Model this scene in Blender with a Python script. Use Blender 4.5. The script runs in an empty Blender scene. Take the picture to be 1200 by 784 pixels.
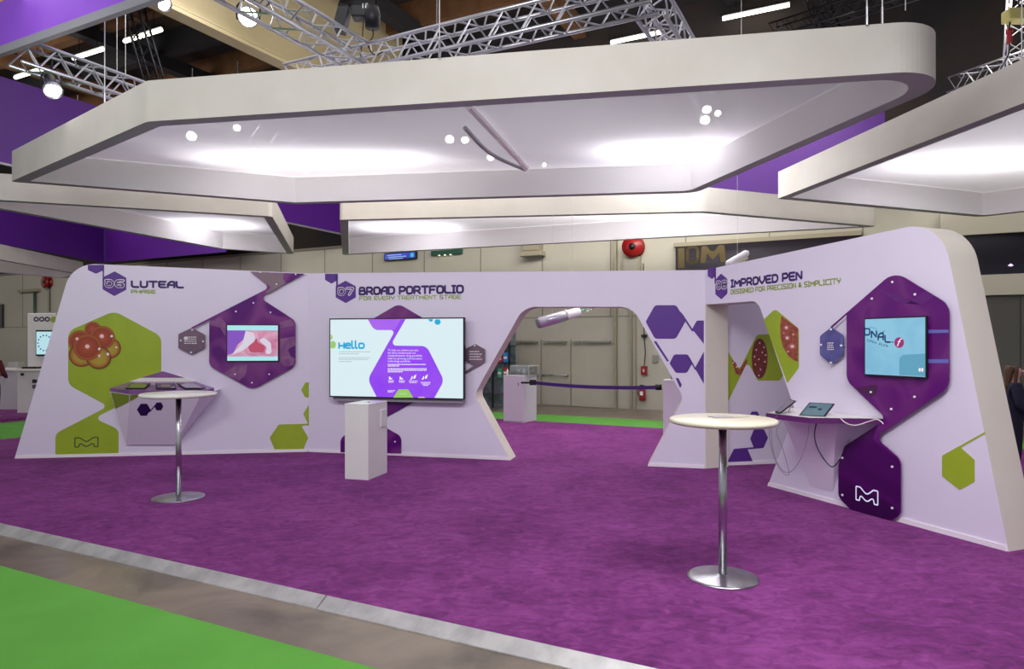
import bpy, math, random
from mathutils import Vector, Matrix
random.seed(7)
H, F, CX, CY = 1.7, 800.0, 600.0, 401.0
TH = math.radians(27.2)
E1 = Vector((math.sin(TH), math.cos(TH)))          # hall axis going deep
E2 = Vector((math.cos(TH), -math.sin(TH)))         # hall axis going right
col = bpy.context.scene.collection
FLOOR = -0.06

# ------------------------------------------------------------------ materials
def lin(c):
    return tuple(((v/255)/12.92 if v/255 <= .04045 else ((v/255+.055)/1.055)**2.4) for v in c) + (1,)
MATS = {}
def mat(name, rgb, rough=.5, metal=0, emit=0, spec=.5, coat=0, noise=0, nscale=5, rgb2=None, bump=0, bscale=50, alpha=1, emit_rgb=None, coords='Object'):
    if name in MATS: return MATS[name]
    m = bpy.data.materials.new(name); m.use_nodes = True
    nt = m.node_tree; b = nt.nodes['Principled BSDF']
    b.inputs['Base Color'].default_value = lin(rgb)
    b.inputs['Roughness'].default_value = rough; b.inputs['Metallic'].default_value = metal
    b.inputs['Specular IOR Level'].default_value = spec
    b.inputs['Coat Weight'].default_value = coat; b.inputs['Coat Roughness'].default_value = .06
    b.inputs['Alpha'].default_value = alpha
    if emit:
        b.inputs['Emission Color'].default_value = lin(emit_rgb or rgb); b.inputs['Emission Strength'].default_value = emit
    tc = nt.nodes.new('ShaderNodeTexCoord')
    if rgb2:
        n = nt.nodes.new('ShaderNodeTexNoise'); n.inputs['Scale'].default_value = nscale; n.inputs['Detail'].default_value = 6; n.inputs['Roughness'].default_value = .6
        n.inputs['Distortion'].default_value = noise
        r = nt.nodes.new('ShaderNodeValToRGB'); r.color_ramp.elements[0].position = .35; r.color_ramp.elements[1].position = .65
        r.color_ramp.elements[0].color = lin(rgb); r.color_ramp.elements[1].color = lin(rgb2)
        nt.links.new(tc.outputs[coords], n.inputs['Vector']); nt.links.new(n.outputs['Fac'], r.inputs['Fac'])
        if emit:
            nt.links.new(r.outputs['Color'], b.inputs['Emission Color']); b.inputs['Base Color'].default_value = (.03,.03,.03,1)
        else: nt.links.new(r.outputs['Color'], b.inputs['Base Color'])
    if bump:
        n2 = nt.nodes.new('ShaderNodeTexNoise'); n2.inputs['Scale'].default_value = bscale; n2.inputs['Detail'].default_value = 3
        bp = nt.nodes.new('ShaderNodeBump'); bp.inputs['Strength'].default_value = bump; bp.inputs['Distance'].default_value = .02
        nt.links.new(tc.outputs[coords], n2.inputs['Vector']); nt.links.new(n2.outputs['Fac'], bp.inputs['Height']); nt.links.new(bp.outputs['Normal'], b.inputs['Normal'])
    MATS[name] = m; return m

M_face = mat('lavender_print', (226,217,238), .45, rgb2=(229,221,240), nscale=1.2)
M_side = mat('cream_laminate', (226,219,208), .5, rgb2=(222,214,203), nscale=2)
M_canopy = mat('canopy_fabric', (212,207,200), .75, rgb2=(204,198,190), nscale=1.2)
M_canopy_in = mat('canopy_inner_lit', (248,246,246), .7)  # brighter copy of the canopy fabric, light from the film put into its colour
M_ledge = mat('canopy_grey_edge', (176,176,184), .6)
M_white = mat('white_laminate', (226,224,222), .4, rgb2=(230,228,226), nscale=3)
M_whiteg = mat('white_gloss', (236,232,226), .25)
M_skirt = mat('white_skirting', (245,238,245), .4)
M_purple = mat('purple_print', (88,42,140), .45)
M_dpurple = mat('dark_purple_print', (48,18,84), .45)
M_title = mat('title_ink', (70,40,120), .5)
M_green = mat('lime_print', (150,172,35), .45, rgb2=(158,180,40), nscale=3)
M_olive = mat('lime_ink', (155,178,45), .5)
M_black = mat('black_plastic', (12,12,15), .5)
M_dark = mat('dark_metal', (34,34,38), .4, metal=.6)
M_silver = mat('truss_aluminium', (190,190,196), .3, metal=.85)
M_steel = mat('brushed_steel', (200,200,204), .28, metal=1, rgb2=(180,180,186), nscale=12)
M_wire = mat('wire_white', (215,215,215), .5)
M_red = mat('red_paint', (150,22,24), .35)
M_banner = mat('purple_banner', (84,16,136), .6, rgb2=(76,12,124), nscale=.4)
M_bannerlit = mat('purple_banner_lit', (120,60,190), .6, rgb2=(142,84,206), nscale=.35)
M_frame = mat('banner_frame', (150,150,158), .5, metal=.3)
M_hall = mat('hall_wall_beige', (184,180,164), .8, rgb2=(192,188,174), nscale=.6)
M_hall2 = mat('hall_trim_beige', (160,152,132), .8)
M_hallseam = mat('hall_seam', (128,122,108), .8)
M_door = mat('door_grey', (188,182,166), .5, rgb2=(180,175,160), nscale=1)
M_ceil = mat('roof_dark', (58,40,26), .9, rgb2=(30,24,22), nscale=.35)
M_beam = mat('roof_beam_wood', (104,70,38), .85, rgb2=(84,54,28), nscale=2)
M_beam2 = mat('roof_beam_dark', (26,24,28), .8)
M_green_carpet = mat('green_carpet', (92,164,58), .9, rgb2=(98,172,64), nscale=2, bump=.15, bscale=180)
M_acry_screw = mat('screw_steel_glow', (235,235,240), .2, metal=.3, emit=.25)  # slight emission paints a gleam on the screw heads
M_lens = mat('lamp_glow', (255,252,245), .3, emit=22)
M_tube = mat('tube_glow', (255,250,230), .3, emit=7)
M_clear = None

def carpet_mat():
    m = bpy.data.materials.new('purple_carpet'); m.use_nodes = True; nt = m.node_tree; b = nt.nodes['Principled BSDF']
    b.inputs['Roughness'].default_value = .95; b.inputs['Specular IOR Level'].default_value = .1
    b.inputs['Sheen Weight'].default_value = .12; b.inputs['Sheen Tint'].default_value = lin((230,150,235))
    tc = nt.nodes.new('ShaderNodeTexCoord')
    def nz(s, d, dist, st=(1,1,1)):
        mp = nt.nodes.new('ShaderNodeMapping'); mp.inputs['Scale'].default_value = st; nt.links.new(tc.outputs['Object'], mp.inputs['Vector'])
        n = nt.nodes.new('ShaderNodeTexNoise'); n.inputs['Scale'].default_value = s; n.inputs['Detail'].default_value = d; n.inputs['Distortion'].default_value = dist; n.inputs['Roughness'].default_value=.65
        nt.links.new(mp.outputs['Vector'], n.inputs['Vector']); return n
    a = nz(.9, 5, .5); c = nz(7, 5, 1.2, (1,1.6,1)); d = nz(140, 2, 0)
    r = nt.nodes.new('ShaderNodeValToRGB'); e = r.color_ramp.elements
    e[0].position = .34; e[0].color = lin((84,40,86)); e[1].position = .60; e[1].color = lin((142,70,138))
    k = e.new(.45); k.color = lin((112,48,110))
    m1 = nt.nodes.new('ShaderNodeMath'); m1.operation = 'MULTIPLY_ADD'; m1.inputs[1].default_value = .35
    m2 = nt.nodes.new('ShaderNodeMath'); m2.operation = 'MULTIPLY_ADD'; m2.inputs[1].default_value = .5
    m3 = nt.nodes.new('ShaderNodeMath'); m3.operation = 'MULTIPLY'; m3.inputs[1].default_value = .12
    nt.links.new(d.outputs['Fac'], m3.inputs[0]); nt.links.new(c.outputs['Fac'], m2.inputs[0]); nt.links.new(m3.outputs[0], m2.inputs[2])
    nt.links.new(a.outputs['Fac'], m1.inputs[0]); nt.links.new(m2.outputs[0], m1.inputs[2]); nt.links.new(m1.outputs[0], r.inputs['Fac'])
    nt.links.new(r.outputs['Color'], b.inputs['Base Color'])
    bp = nt.nodes.new('ShaderNodeBump'); bp.inputs['Strength'].default_value = .5; bp.inputs['Distance'].default_value = .01
    nt.links.new(d.outputs['Fac'], bp.inputs['Height']); nt.links.new(bp.outputs['Normal'], b.inputs['Normal'])
    return m
M_carpet = carpet_mat()
def concrete_mat():
    m = mat('polished_concrete', (92,82,72), .28, rgb2=(140,126,110), nscale=1.3, noise=.8, bump=.08, bscale=6)
    return m
M_conc = concrete_mat()
def acrylic_mat(name, seed, cols):
    m = bpy.data.materials.new(name); m.use_nodes = True; nt = m.node_tree; b = nt.nodes['Principled BSDF']
    b.inputs['Roughness'].default_value = .35; b.inputs['Coat Weight'].default_value = .4; b.inputs['Coat Roughness'].default_value = .04; b.inputs['Specular IOR Level'].default_value = .25
    tc = nt.nodes.new('ShaderNodeTexCoord'); mp = nt.nodes.new('ShaderNodeMapping'); mp.inputs['Location'].default_value = (seed, seed*.7, seed*1.3)
    n = nt.nodes.new('ShaderNodeTexNoise'); n.inputs['Scale'].default_value = 1.25; n.inputs['Detail'].default_value = .5; n.inputs['Distortion'].default_value = 1.3
    r = nt.nodes.new('ShaderNodeValToRGB'); r.color_ramp.interpolation = 'B_SPLINE'; e = r.color_ramp.elements
    ps = [.3, .42, .47, .56, .7]
    e[0].position = ps[0]; e[0].color = lin(cols[0]); e[1].position = ps[-1]; e[1].color = lin(cols[-1])
    for p, c in zip(ps[1:-1], cols[1:-1]):
        k = e.new(p); k.color = lin(c)
    nt.links.new(tc.outputs['Object'], mp.inputs['Vector']); nt.links.new(mp.outputs['Vector'], n.inputs['Vector'])
    nt.links.new(n.outputs['Fac'], r.inputs['Fac']); nt.links.new(r.outputs['Color'], b.inputs['Base Color'])
    return m
M_acA = acrylic_mat('acrylic_purple_swirl', 3.1, [(84,0,110),(88,0,112),(92,0,114),(136,66,136),(104,20,118)])
M_acB = acrylic_mat('acrylic_plum_swirl', 8.4, [(86,0,108),(98,14,112),(112,44,122),(104,24,114),(90,0,112)])
M_acD = acrylic_mat('acrylic_deep', 1.4, [(62,0,80),(80,6,96),(72,4,88),(60,0,76),(50,0,66)])
M_acM = mat('acrylic_mauve', (104,80,100), .3, coat=.5, rgb2=(120,92,112), nscale=3)
M_acBlue = mat('acrylic_blue_violet', (70,66,130), .3, coat=.6, rgb2=(104,104,168), nscale=3)
M_fruit = mat('fruit_red', (120,44,40), .5, rgb2=(176,96,70), nscale=26, noise=1.5)
M_fruit2 = mat('fruit_pink', (196,130,112), .5, rgb2=(150,60,70), nscale=34)
M_pink = mat('pink_dot', (246,206,206), .4)
M_amber_rim = mat('amber_rim', (168,98,30), .4, rgb2=(186,120,40), nscale=8)
M_amber = mat('amber_fill', (188,78,34), .35, rgb2=(206,110,50), nscale=9)
def follicle_mat(name, stops):
    m = bpy.data.materials.new(name); m.use_nodes = True; nt = m.node_tree; b = nt.nodes['Principled BSDF']; b.inputs['Roughness'].default_value = .35
    tc = nt.nodes.new('ShaderNodeTexCoord'); sp = nt.nodes.new('ShaderNodeSeparateXYZ'); cb = nt.nodes.new('ShaderNodeCombineXYZ'); vm = nt.nodes.new('ShaderNodeVectorMath'); vm.operation = 'DISTANCE'; vm.inputs[1].default_value = (.5,0,.5)
    L = nt.links.new; L(tc.outputs['Generated'], sp.inputs[0]); L(sp.outputs[0], cb.inputs[0]); L(sp.outputs[2], cb.inputs[2]); L(cb.outputs[0], vm.inputs[0])
    r = nt.nodes.new('ShaderNodeValToRGB'); e = r.color_ramp.elements; e[0].position = stops[0][0]; e[0].color = lin(stops[0][1]); e[1].position = stops[-1][0]; e[1].color = lin(stops[-1][1])
    for p, c in stops[1:-1]:
        k = e.new(p); k.color = lin(c)
    L(vm.outputs['Value'], r.inputs['Fac']); L(r.outputs['Color'], b.inputs['Base Color']); return m
M_folA = follicle_mat('follicle_clear', [(0,(176,160,52)),(.28,(178,150,52)),(.40,(172,112,48)),(.46,(140,66,28)),(.495,(112,44,18))])
M_folB = follicle_mat('follicle_solid', [(0,(186,92,60)),(.2,(168,70,42)),(.38,(150,60,34)),(.46,(176,100,50)),(.495,(124,50,22))])
M_amber_lt = mat('amber_light_fill', (178,158,44), .35, rgb2=(196,140,60), nscale=9)

def film_mat():
    m = bpy.data.materials.new('stretch_film'); m.use_nodes = True; nt = m.node_tree; nt.nodes.clear()
    o = nt.nodes.new('ShaderNodeOutputMaterial')
    tr = nt.nodes.new('ShaderNodeBsdfTranslucent'); tr.inputs['Color'].default_value = (.93,.91,.97,1)
    df = nt.nodes.new('ShaderNodeBsdfDiffuse'); df.inputs['Color'].default_value = (.80,.78,.86,1)
    tp = nt.nodes.new('ShaderNodeBsdfTransparent')
    gl = nt.nodes.new('ShaderNodeBsdfGlossy'); gl.inputs['Roughness'].default_value = .08
    a = nt.nodes.new('ShaderNodeMixShader'); a.inputs[0].default_value = .5
    b = nt.nodes.new('ShaderNodeMixShader'); b.inputs[0].default_value = .10
    c = nt.nodes.new('ShaderNodeMixShader'); c.inputs[0].default_value = .12
    L = nt.links.new
    L(df.outputs[0], a.inputs[1]); L(tr.outputs[0], a.inputs[2]); L(a.outputs[0], b.inputs[1]); L(tp.outputs[0], b.inputs[2])
    L(b.outputs[0], c.inputs[1]); L(gl.outputs[0], c.inputs[2]); L(c.outputs[0], o.inputs['Surface'])
    return m
M_film = film_mat()
def glass_mat():
    m = bpy.data.materials.new('clear_acrylic'); m.use_nodes = True; nt = m.node_tree; nt.nodes.clear()
    o = nt.nodes.new('ShaderNodeOutputMaterial'); tp = nt.nodes.new('ShaderNodeBsdfTransparent'); tp.inputs['Color'].default_value = (.86,.88,.88,1)
    gl = nt.nodes.new('ShaderNodeBsdfGlossy'); gl.inputs['Roughness'].default_value = .05
    a = nt.nodes.new('ShaderNodeMixShader'); a.inputs[0].default_value = .25
    nt.links.new(tp.outputs[0], a.inputs[1]); nt.links.new(gl.outputs[0], a.inputs[2]); nt.links.new(a.outputs[0], o.inputs['Surface']); return m
M_clear = glass_mat()
def emis(name, rgb, s=1.0, rgb2=None, nscale=3, noise=0):
    return mat(name, tuple(int(c*.15) for c in rgb) if not rgb2 else rgb, .25, emit=s, emit_rgb=rgb, rgb2=rgb2, nscale=nscale, noise=noise, spec=.3)

# ------------------------------------------------------------------ mesh helpers
class MB:
    def __init__(s): s.v=[]; s.f=[]; s.m=[]
    def add(s, vs, fs, mi=0):
        o=len(s.v); s.v += [tuple(v) for v in vs]; s.f += [tuple(i+o for i in f) for f in fs]; s.m += [mi]*len(fs); return s
    def box(s, a, b, mi=0, M=None):
        x0,y0,z0=a; x1,y1,z1=b
        vs=[Vector(p) for p in ((x0,y0,z0),(x1,y0,z0),(x1,y1,z0),(x0,y1,z0),(x0,y0,z1),(x1,y0,z1),(x1,y1,z1),(x0,y1,z1))]
        if M: vs=[M@v for v in vs]
        return s.add(vs, [(0,3,2,1),(4,5,6,7),(0,1,5,4),(1,2,6,5),(2,3,7,6),(3,0,4,7)], mi)
    def prism(s, pts, y0, y1, mi=0, mside=None):      # pts (x,z); front face at y0
        n=len(pts); ar=sum(pts[i][0]*pts[(i+1)%n][1]-pts[(i+1)%n][0]*pts[i][1] for i in range(n))
        if ar<0: pts=pts[::-1]
        vs=[(p[0],y0,p[1]) for p in pts]+[(p[0],y1,p[1]) for p in pts]
        s.add(vs,[tuple(range(n))],mi); o=len(s.v)-2*n
        s.f.append(tuple(o+n+i for i in range(n))[::-1]); s.m.append(mi)
        for i in range(n):
            j=(i+1)%n; s.f.append((o+i,o+n+i,o+n+j,o+j)); s.m.append(mi if mside is None else mside)
        return s
    def flat(s, pts, y, mi=0):
        n=len(pts); ar=sum(pts[i][0]*pts[(i+1)%n][1]-pts[(i+1)%n][0]*pts[i][1] for i in range(n))
        if ar<0: pts=pts[::-1]
        return s.add([(p[0],y,p[1]) for p in pts],[tuple(range(n))],mi)
    def slab(s, pts, z0, z1, mi=0, mtop=None, mbot=None):       # pts (x,y)
        n=len(pts); ar=sum(pts[i][0]*pts[(i+1)%n][1]-pts[(i+1)%n][0]*pts[i][1] for i in range(n))
        if ar<0: pts=pts[::-1]
        o=len(s.v); s.v += [(p[0],p[1],z0) for p in pts]+[(p[0],p[1],z1) for p in pts]
        s.f.append(tuple(o+i for i in range(n))[::-1]); s.m.append(mi if mbot is None else mbot)
        s.f.append(tuple(o+n+i for i in range(n))); s.m.append(mi if mtop is None else mtop)
        for i in range(n):
            j=(i+1)%n; s.f.append((o+i,o+j,o+n+j,o+n+i)); s.m.append(mi)
        return s
    def tube(s, path, r, n=8, mi=0, r2=None):
        P=[Vector(p) for p in path]; k=len(P); o=len(s.v); rs=[r if r2 is None else r+(r2-r)*i/(k-1) for i in range(k)]
        up=None
        for i in range(k):
            t=(P[min(i+1,k-1)]-P[max(i-1,0)]).normalized()
            if up is None: up = Vector((0,0,1)) if abs(t.z)<.9 else Vector((1,0,0))
            a=t.cross(up).normalized(); b=a.cross(t).normalized(); up=b
            for j in range(n):
                q=2*math.pi*j/n; s.v.append(tuple(P[i]+(a*math.cos(q)+b*math.sin(q))*rs[i]))
        for i in range(k-1):
            for j in range(n):
                s.f.append((o+i*n+j,o+i*n+(j+1)%n,o+(i+1)*n+(j+1)%n,o+(i+1)*n+j)); s.m.append(mi)
        s.f.append(tuple(o+j for j in range(n))[::-1]); s.f.append(tuple(o+(k-1)*n+j for j in range(n))); s.m += [mi,mi]
        return s
    def lathe(s, prof, c=(0,0,0), n=40, mi=0, M=None):   # prof (r,z)
        o=len(s.v)
        for r,z in prof:
            for j in range(n):
                q=2*math.pi*j/n; v=Vector((r*math.cos(q),r*math.sin(q),z))
                if M: v=M@v
                s.v.append(tuple(v+Vector(c)))
        for i in range(len(prof)-1):
            for j in range(n):
                s.f.append((o+i*n+j,o+i*n+(j+1)%n,o+(i+1)*n+(j+1)%n,o+(i+1)*n+j)); s.m.append(mi)
        k=len(prof)-1
        s.f.append(tuple(o+j for j in range(n))[::-1]); s.f.append(tuple(o+k*n+j for j in range(n))); s.m += [mi,mi]
        return s
    def build(s, name, mats, parent=None, smooth=False, bevel=0):
        me=bpy.data.meshes.new(name); me.from_pydata(s.v,[],s.f)
        if not isinstance(mats,(list,tuple)): mats=[mats]
        for m in mats: me.materials.append(m)
        me.polygons.foreach_set('material_index', s.m)
        me.update()
        o=bpy.data.objects.new(name,me); col.objects.link(o)
        if parent: o.parent=parent
        if smooth:
            me.polygons.foreach_set('use_smooth',[len(p.vertices)<=4 for p in me.polygons])
        if bevel:
            b=o.modifiers.new('bevel','BEVEL'); b.width=bevel; b.segments=2; b.limit_method='ANGLE'
        return o
def tag(o, label, cat, group=None, kind=None):
    if label: o['label']=label
    if cat: o['category']=cat
    if group: o['group']=group
    if kind: o['kind']=kind
    return o
def empty(name, loc=(0,0,0), rz=0, label=None, cat=None, group=None):
    o=bpy.data.objects.new(name,None); col.objects.link(o); o.location=loc; o.rotation_euler=(0,0,rz); o.empty_display_size=.1
    return tag(o,label,cat,group)
def struct(o): o['kind']='structure'; return o
def smooth_path(pts, k=8):
    P=[Vector(p) for p in pts]; out=[]
    for i in range(len(P)-1):
        p0=P[max(i-1,0)];p1=P[i];p2=P[i+1];p3=P[min(i+2,len(P)-1)]
        for j in range(k):
            t=j/k; out.append(.5*((2*p1)+(p2-p0)*t+(2*p0-5*p1+4*p2-p3)*t*t+(3*p1-p0-3*p2+p3)*t**3))
    out.append(P[-1]); return out
def fillet(pts, k=6, closed=True):        # pts (a,b,r)
    n=len(pts); out=[]
    for i,p in enumerate(pts):
        r=p[2] if len(p)>2 else 0; v=Vector(p[:2])
        if not r or (not closed and i in (0,n-1)): out.append(tuple(v)); continue
        a=Vector(pts[i-1][:2])-v; b=Vector(pts[(i+1)%n][:2])-v
        la,lb=a.length,b.length
        if la<1e-6 or lb<1e-6: out.append(tuple(v)); continue
        a/=la;b/=lb; ang=a.angle(b)
        if ang>3.1 or ang<.02: out.append(tuple(v)); continue
        t=min(r/math.tan(ang/2), la*.48, lb*.48); rr=t*math.tan(ang/2)
        c=v+(a+b).normalized()*(rr/math.sin(ang/2))
        p0=v+a*t-c; p1=v+b*t-c
        a0=math.atan2(p0.y,p0.x); a1=math.atan2(p1.y,p1.x); d=(a1-a0+math.pi)%(2*math.pi)-math.pi
        for j in range(k+1):
            q=a0+d*j/k; out.append((c.x+rr*math.cos(q),c.y+rr*math.sin(q)))
    return out

# ------------------------------------------------------------------ measured planes
def G(px, py, z=0.0):                       # point at known height
    d=(H-z)*F/(py-CY); return Vector(((px-CX)/F*d, d, z))
def D(px, py, d):                           # point at known depth
    return Vector(((px-CX)/F*d, d, H+(CY-py)/F*d))
class Plane:                                # vertical plane through p with direction u; local x=u, y=away, z=up
    def __init__(s, p, q):
        s.p=Vector((p[0],p[1])); s.u=(Vector((q[0],q[1]))-s.p).normalized(); s.n=Vector((-s.u.y,s.u.x)); s.rz=math.atan2(s.u.y,s.u.x)
    def loc(s, px, py, d=0.0):
        r=Vector(((px-CX)/F,1.0)); o=s.p-s.n*d
        t=o.dot(s.n)/r.dot(s.n); w=r*t
        return ((w-s.p).dot(s.u), H+(CY-py)/F*t)
    def pts(s, L, d=0.0): return [s.loc(p[0],p[1],d)+((p[2],) if len(p)>2 else ()) for p in L]
    def shape(s, L, d=0.0, k=6): return fillet(s.pts(L,d),k)
    def world(s, u, y, z): w=s.p+s.u*u+s.n*y; return Vector((w.x,w.y,z))
    def root(s, name, label, cat, group=None, u=0, y=0, z=0):
        return empty(name, s.world(u,y,z), s.rz, label, cat, group)
g=lambda px,py: G(px,py,0)
PL6=Plane(g(17,537.3), (-3.16,10.6)); PL7=Plane((-3.16,10.6), (2.60,9.19)); 
c8=Vector((2.60,9.19)); PL8=Plane(c8, g(1182,646.5)); 
PL9=Plane(G(849,545.5), G(905,543.3))
def place(pl, o): o.location=(pl.p.x,pl.p.y,0); o.rotation_euler=(0,0,pl.rz); return o
def wallroot(pl, name, label, cat, group=None): return place(pl, empty(name,label=label,cat=cat,group=group))

# ------------------------------------------------------------------ stroke lettering
GL={
'L':[[(0,1),(0,0,.25),(.8,0)]],'U':[[(0,1),(0,0,.25),(.8,0,.25),(.8,1)]],'T':[[(0,1),(.9,1)],[(.45,1),(.45,0)]],
'E':[[(.8,1),(0,1,.1),(0,0,.25),(.8,0)],[(0,.5),(.7,.5)]],'A':[[(0,0),(0,.6,.2),(.35,1,.2),(.8,1,.1),(.8,0)],[(0,.42),(.8,.42)]],
'P':[[(0,0),(0,1),(.8,1,.3),(.8,.38,.3),(.15,.38)]],'H':[[(0,1),(0,0)],[(.8,1),(.8,0)],[(0,.5),(.8,.5)]],
'S':[[(.8,1),(0,1,.2),(0,.5,.2),(.8,.5,.2),(.8,0,.2),(0,0)]],'B':[[(.1,1),(.75,1,.2),(.75,.55,.2),(.1,.52)],[(.1,.52),(.85,.52,.2),(.85,0,.2),(0,0),(0,.8)]],
'R':[[(0,0),(0,1),(.8,1,.25),(.8,.4,.25),(.2,.4)],[(.45,.4),(.85,0)]],'O':[[(0,.5),(0,0,.3),(.85,0,.3),(.85,1,.3),(0,1,.3),(0,.5)]],
'D':[[(0,.75),(0,0),(.85,0,.35),(.85,1,.35),(0,1)]],'F':[[(.8,1),(0,1,.1),(0,0)],[(0,.5),(.65,.5)]],'I':[[(.2,1),(.2,0)],[(0,0),(.4,0)],[(0,1),(.4,1)]],
'V':[[(0,1),(0,.5,.3),(.42,0,.05),(.85,.5,.3),(.85,1)]],'Y':[[(0,1),(0,.5,.2),(.8,.5,.2),(.8,1)],[(.42,.5),(.42,0)]],
'M':[[(0,0),(0,1,.1),(.5,.35,.1),(1,1,.1),(1,0)]],'G':[[(.8,1),(0,1,.25),(0,0,.25),(.8,0,.1),(.8,.5),(.4,.5)]],
'N':[[(0,0),(0,1,.05),(.8,0,.05),(.8,1)]],'C':[[(.8,1),(0,1,.25),(0,0,.25),(.8,0)]],'&':[[(.8,0),(.15,.75,.1),(.35,1,.15),(.6,.75,.1),(0,.3,.1),(.25,0,.15),(.8,.4)]],
'0':[[(.1,.9),(0,0,.35),(.8,0,.4),(.8,1,.4),(.05,1)]],'6':[[(.8,1),(0,1,.4),(0,0,.4),(.8,0,.25),(.8,.5,.25),(.1,.5)]],
'7':[[(0,1),(.8,1,.05),(.3,0)]],'8':[[(.4,.52),(0,.52,.2),(0,1,.25),(.8,1,.25),(.8,.52,.2),(.4,.52)],[(.4,.52),(0,.52,.25),(0,0,.3),(.8,0,.3),(.8,.52,.25),(.4,.52)]],
'e':[[(.05,.38),(.7,.38),(.7,.7,.2),(0,.7,.25),(0,0,.25),(.7,0)]],'l':[[(0,1.05),(0,0,.15),(.25,0)]],'o':[[(0,.35),(0,0,.25),(.75,0,.25),(.75,.7,.25),(0,.7,.25),(0,.35)]],
'h':[[(0,.75),(0,0)],[(0,.35),(.6,.35)],[(.6,.75),(.6,0)]],'-':[[(0,.4),(.4,.4)]],"'":[[(0,1),(0,.8)]],
}
def stroke(mb, path, t, y, mi=0):
    for a,b in zip(path[:-1],path[1:]):
        a=Vector(a);b=Vector(b);d=b-a
        if d.length<1e-6: continue
        n=Vector((-d.y,d.x)).normalized()*t/2
        mb.flat([a-n,b-n,b+n,a+n],y,mi)
    for p in path:
        mb.flat([(p[0]+t/2*math.cos(q*math.pi/4),p[1]+t/2*math.sin(q*math.pi/4)) for q in range(8)],y,mi)
def text_w(s, sp=.28): 
    w=0
    for c in s: w += .55 if c==' ' else max(p[0] for st in GL[c] for p in st)+sp
    return w-sp
def write(mb, s, u0, u1, z, h, t, y, mi=0, slant=0, pen=None):
    k=(u1-u0)/text_w(s); x=u0; t=t*h; pen=t if pen is None else pen*h
    for c in s:
        if c==' ': x += .55*k; continue
        for st in GL[c]:
            P=[(x+p[0]*k, z+p[1]*(h-t)+t/2+slant*(x-u0))+((p[2]*min(k,h),) if len(p)>2 else ()) for p in st]
            stroke(mb, fillet(P,3,False), pen, y, mi)
        x += (max(p[0] for st in GL[c] for p in st)+.28)*k
MLOGO=[(0,1,.04),(.2,1,.1),(.5,.52,.2),(.8,1,.1),(1,1,.04),(1,0,.04),(.84,.0,.04),(.8,.45,.1),(.5,.0,.2),(.2,.45,.1),(.16,.0,.04),(0,0,.04)]
def mlogo(mb, u0,z0,w,h,t,y,mi=0):
    P=[(u0+p[0]*w,z0+p[1]*h,p[2]*h*1.5) for p in MLOGO]; Q=fillet(P,3); stroke(mb,Q+[Q[0]],t,y,mi)
def font_text(name, s, x, z, size, y, m, parent, space=1.0, italic=0):
    cu=bpy.data.curves.new(name,'FONT'); cu.body=s; cu.size=size; cu.space_line=space; cu.shear=italic; cu.resolution_u=2
    t=bpy.data.objects.new(name+'_src',cu); col.objects.link(t)
    dg=bpy.context.evaluated_depsgraph_get(); me=bpy.data.meshes.new_from_object(t.evaluated_get(dg))
    bpy.data.objects.remove(t); me.materials.clear(); me.materials.append(m)
    me.transform(Matrix.Translation((x,y,z))@Matrix.Rotation(math.pi/2,4,'X'))
    o=bpy.data.objects.new(name,me); col.objects.link(o); o.parent=parent; return o
def fitted_text(name,s,x0,x1,z,y,m,parent,h=None,**k):
    o=font_text(name,s,0,0,1,0,m,parent,**k); w=max(v.co.x for v in o.data.vertices); sc=(x1-x0)/w; 
    hz=max(v.co.z for v in o.data.vertices); sz=sc if h is None else h/hz
    o.data.transform(Matrix.Translation((x0,y,z))@Matrix.Diagonal((sc,1,sz,1))); return o

# ================================================================== HALL
def hall_xy(a,b): w=E2*a+E1*b; return (w.x,w.y)
def hall_rect(a0,a1,b0,b1): return [hall_xy(a0,b0),hall_xy(a1,b0),hall_xy(a1,b1),hall_xy(a0,b1)]
BW=17.45
struct(MB().slab(hall_rect(-46,24,-8,BW+.3), FLOOR-.2, FLOOR).build('floor', M_conc))
PLB=Plane(hall_xy(0,BW), hall_xy(1,BW))
wb=struct(place(PLB, MB().box((-45,0,FLOOR),(22,.3,4.85)).build('wall_back', M_hall)))
struct(place(PLB, MB().box((-45,.1,4.85),(22,.3,11)).build('wall_roof_void', mat('roof_void_dark',(24,22,26),.9,rgb2=(44,34,28),nscale=.5))))  # dark sheet, darkness of the roof void above the beige put into its colour
mb=MB()
for i in range(-22,11):
    mb.box((i*2.0-.01,-.012,2.4),(i*2.0+.01,0,4.8))
mb.box((-45,-.012,2.38),(5.5,0,2.40)); mb.box((-45,-.06,4.8),(22,.1,4.88))
place(PLB, struct(mb.build('trim_seams', M_hallseam)))
# roof
struct(MB().slab(hall_rect(-46,24,-8,BW+.3), 11.0, 11.2).build('ceiling', M_ceil))
for i in range(9):
    b=2.0+i*1.9
    o=MB().slab(hall_rect(-45,22,b,b+.28),10.3,11.0).build('trim_%d'%(i+1), M_beam if i%2 else M_beam2); struct(o)
for i in range(13):
    a=-39+i*4.0
    o=MB().slab(hall_rect(a,a+.35,-4,BW-.1),9.95,10.35).build('trim_%d'%(i+20), M_beam2 if i%2 else M_beam); struct(o)
# bulkhead box along the deep axis
pb=D(330,78,15.6); 
PLK=Plane((pb.x,pb.y),(pb.x+E1.x,pb.y+E1.y))
mb=MB().box((-9,0,8.3),(4.6,.3,10.6)).box((-9,-.25,7.98),(4.6,.1,8.06)).box((-9,-.19,8.10),(4.6,.1,8.15)).box((-9,-.12,8.19),(4.6,.1,8.24)).box((-9,-.05,8.06),(4.6,.1,8.3))
mb.box((-9,-.01,9.3),(4.6,0,9.33),1)
place(PLK, struct(mb.build('trim_bulkhead', [mat('bulkhead_beige',(150,138,104),.8,rgb2=(164,152,118),nscale=.5), M_hallseam])))

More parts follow.
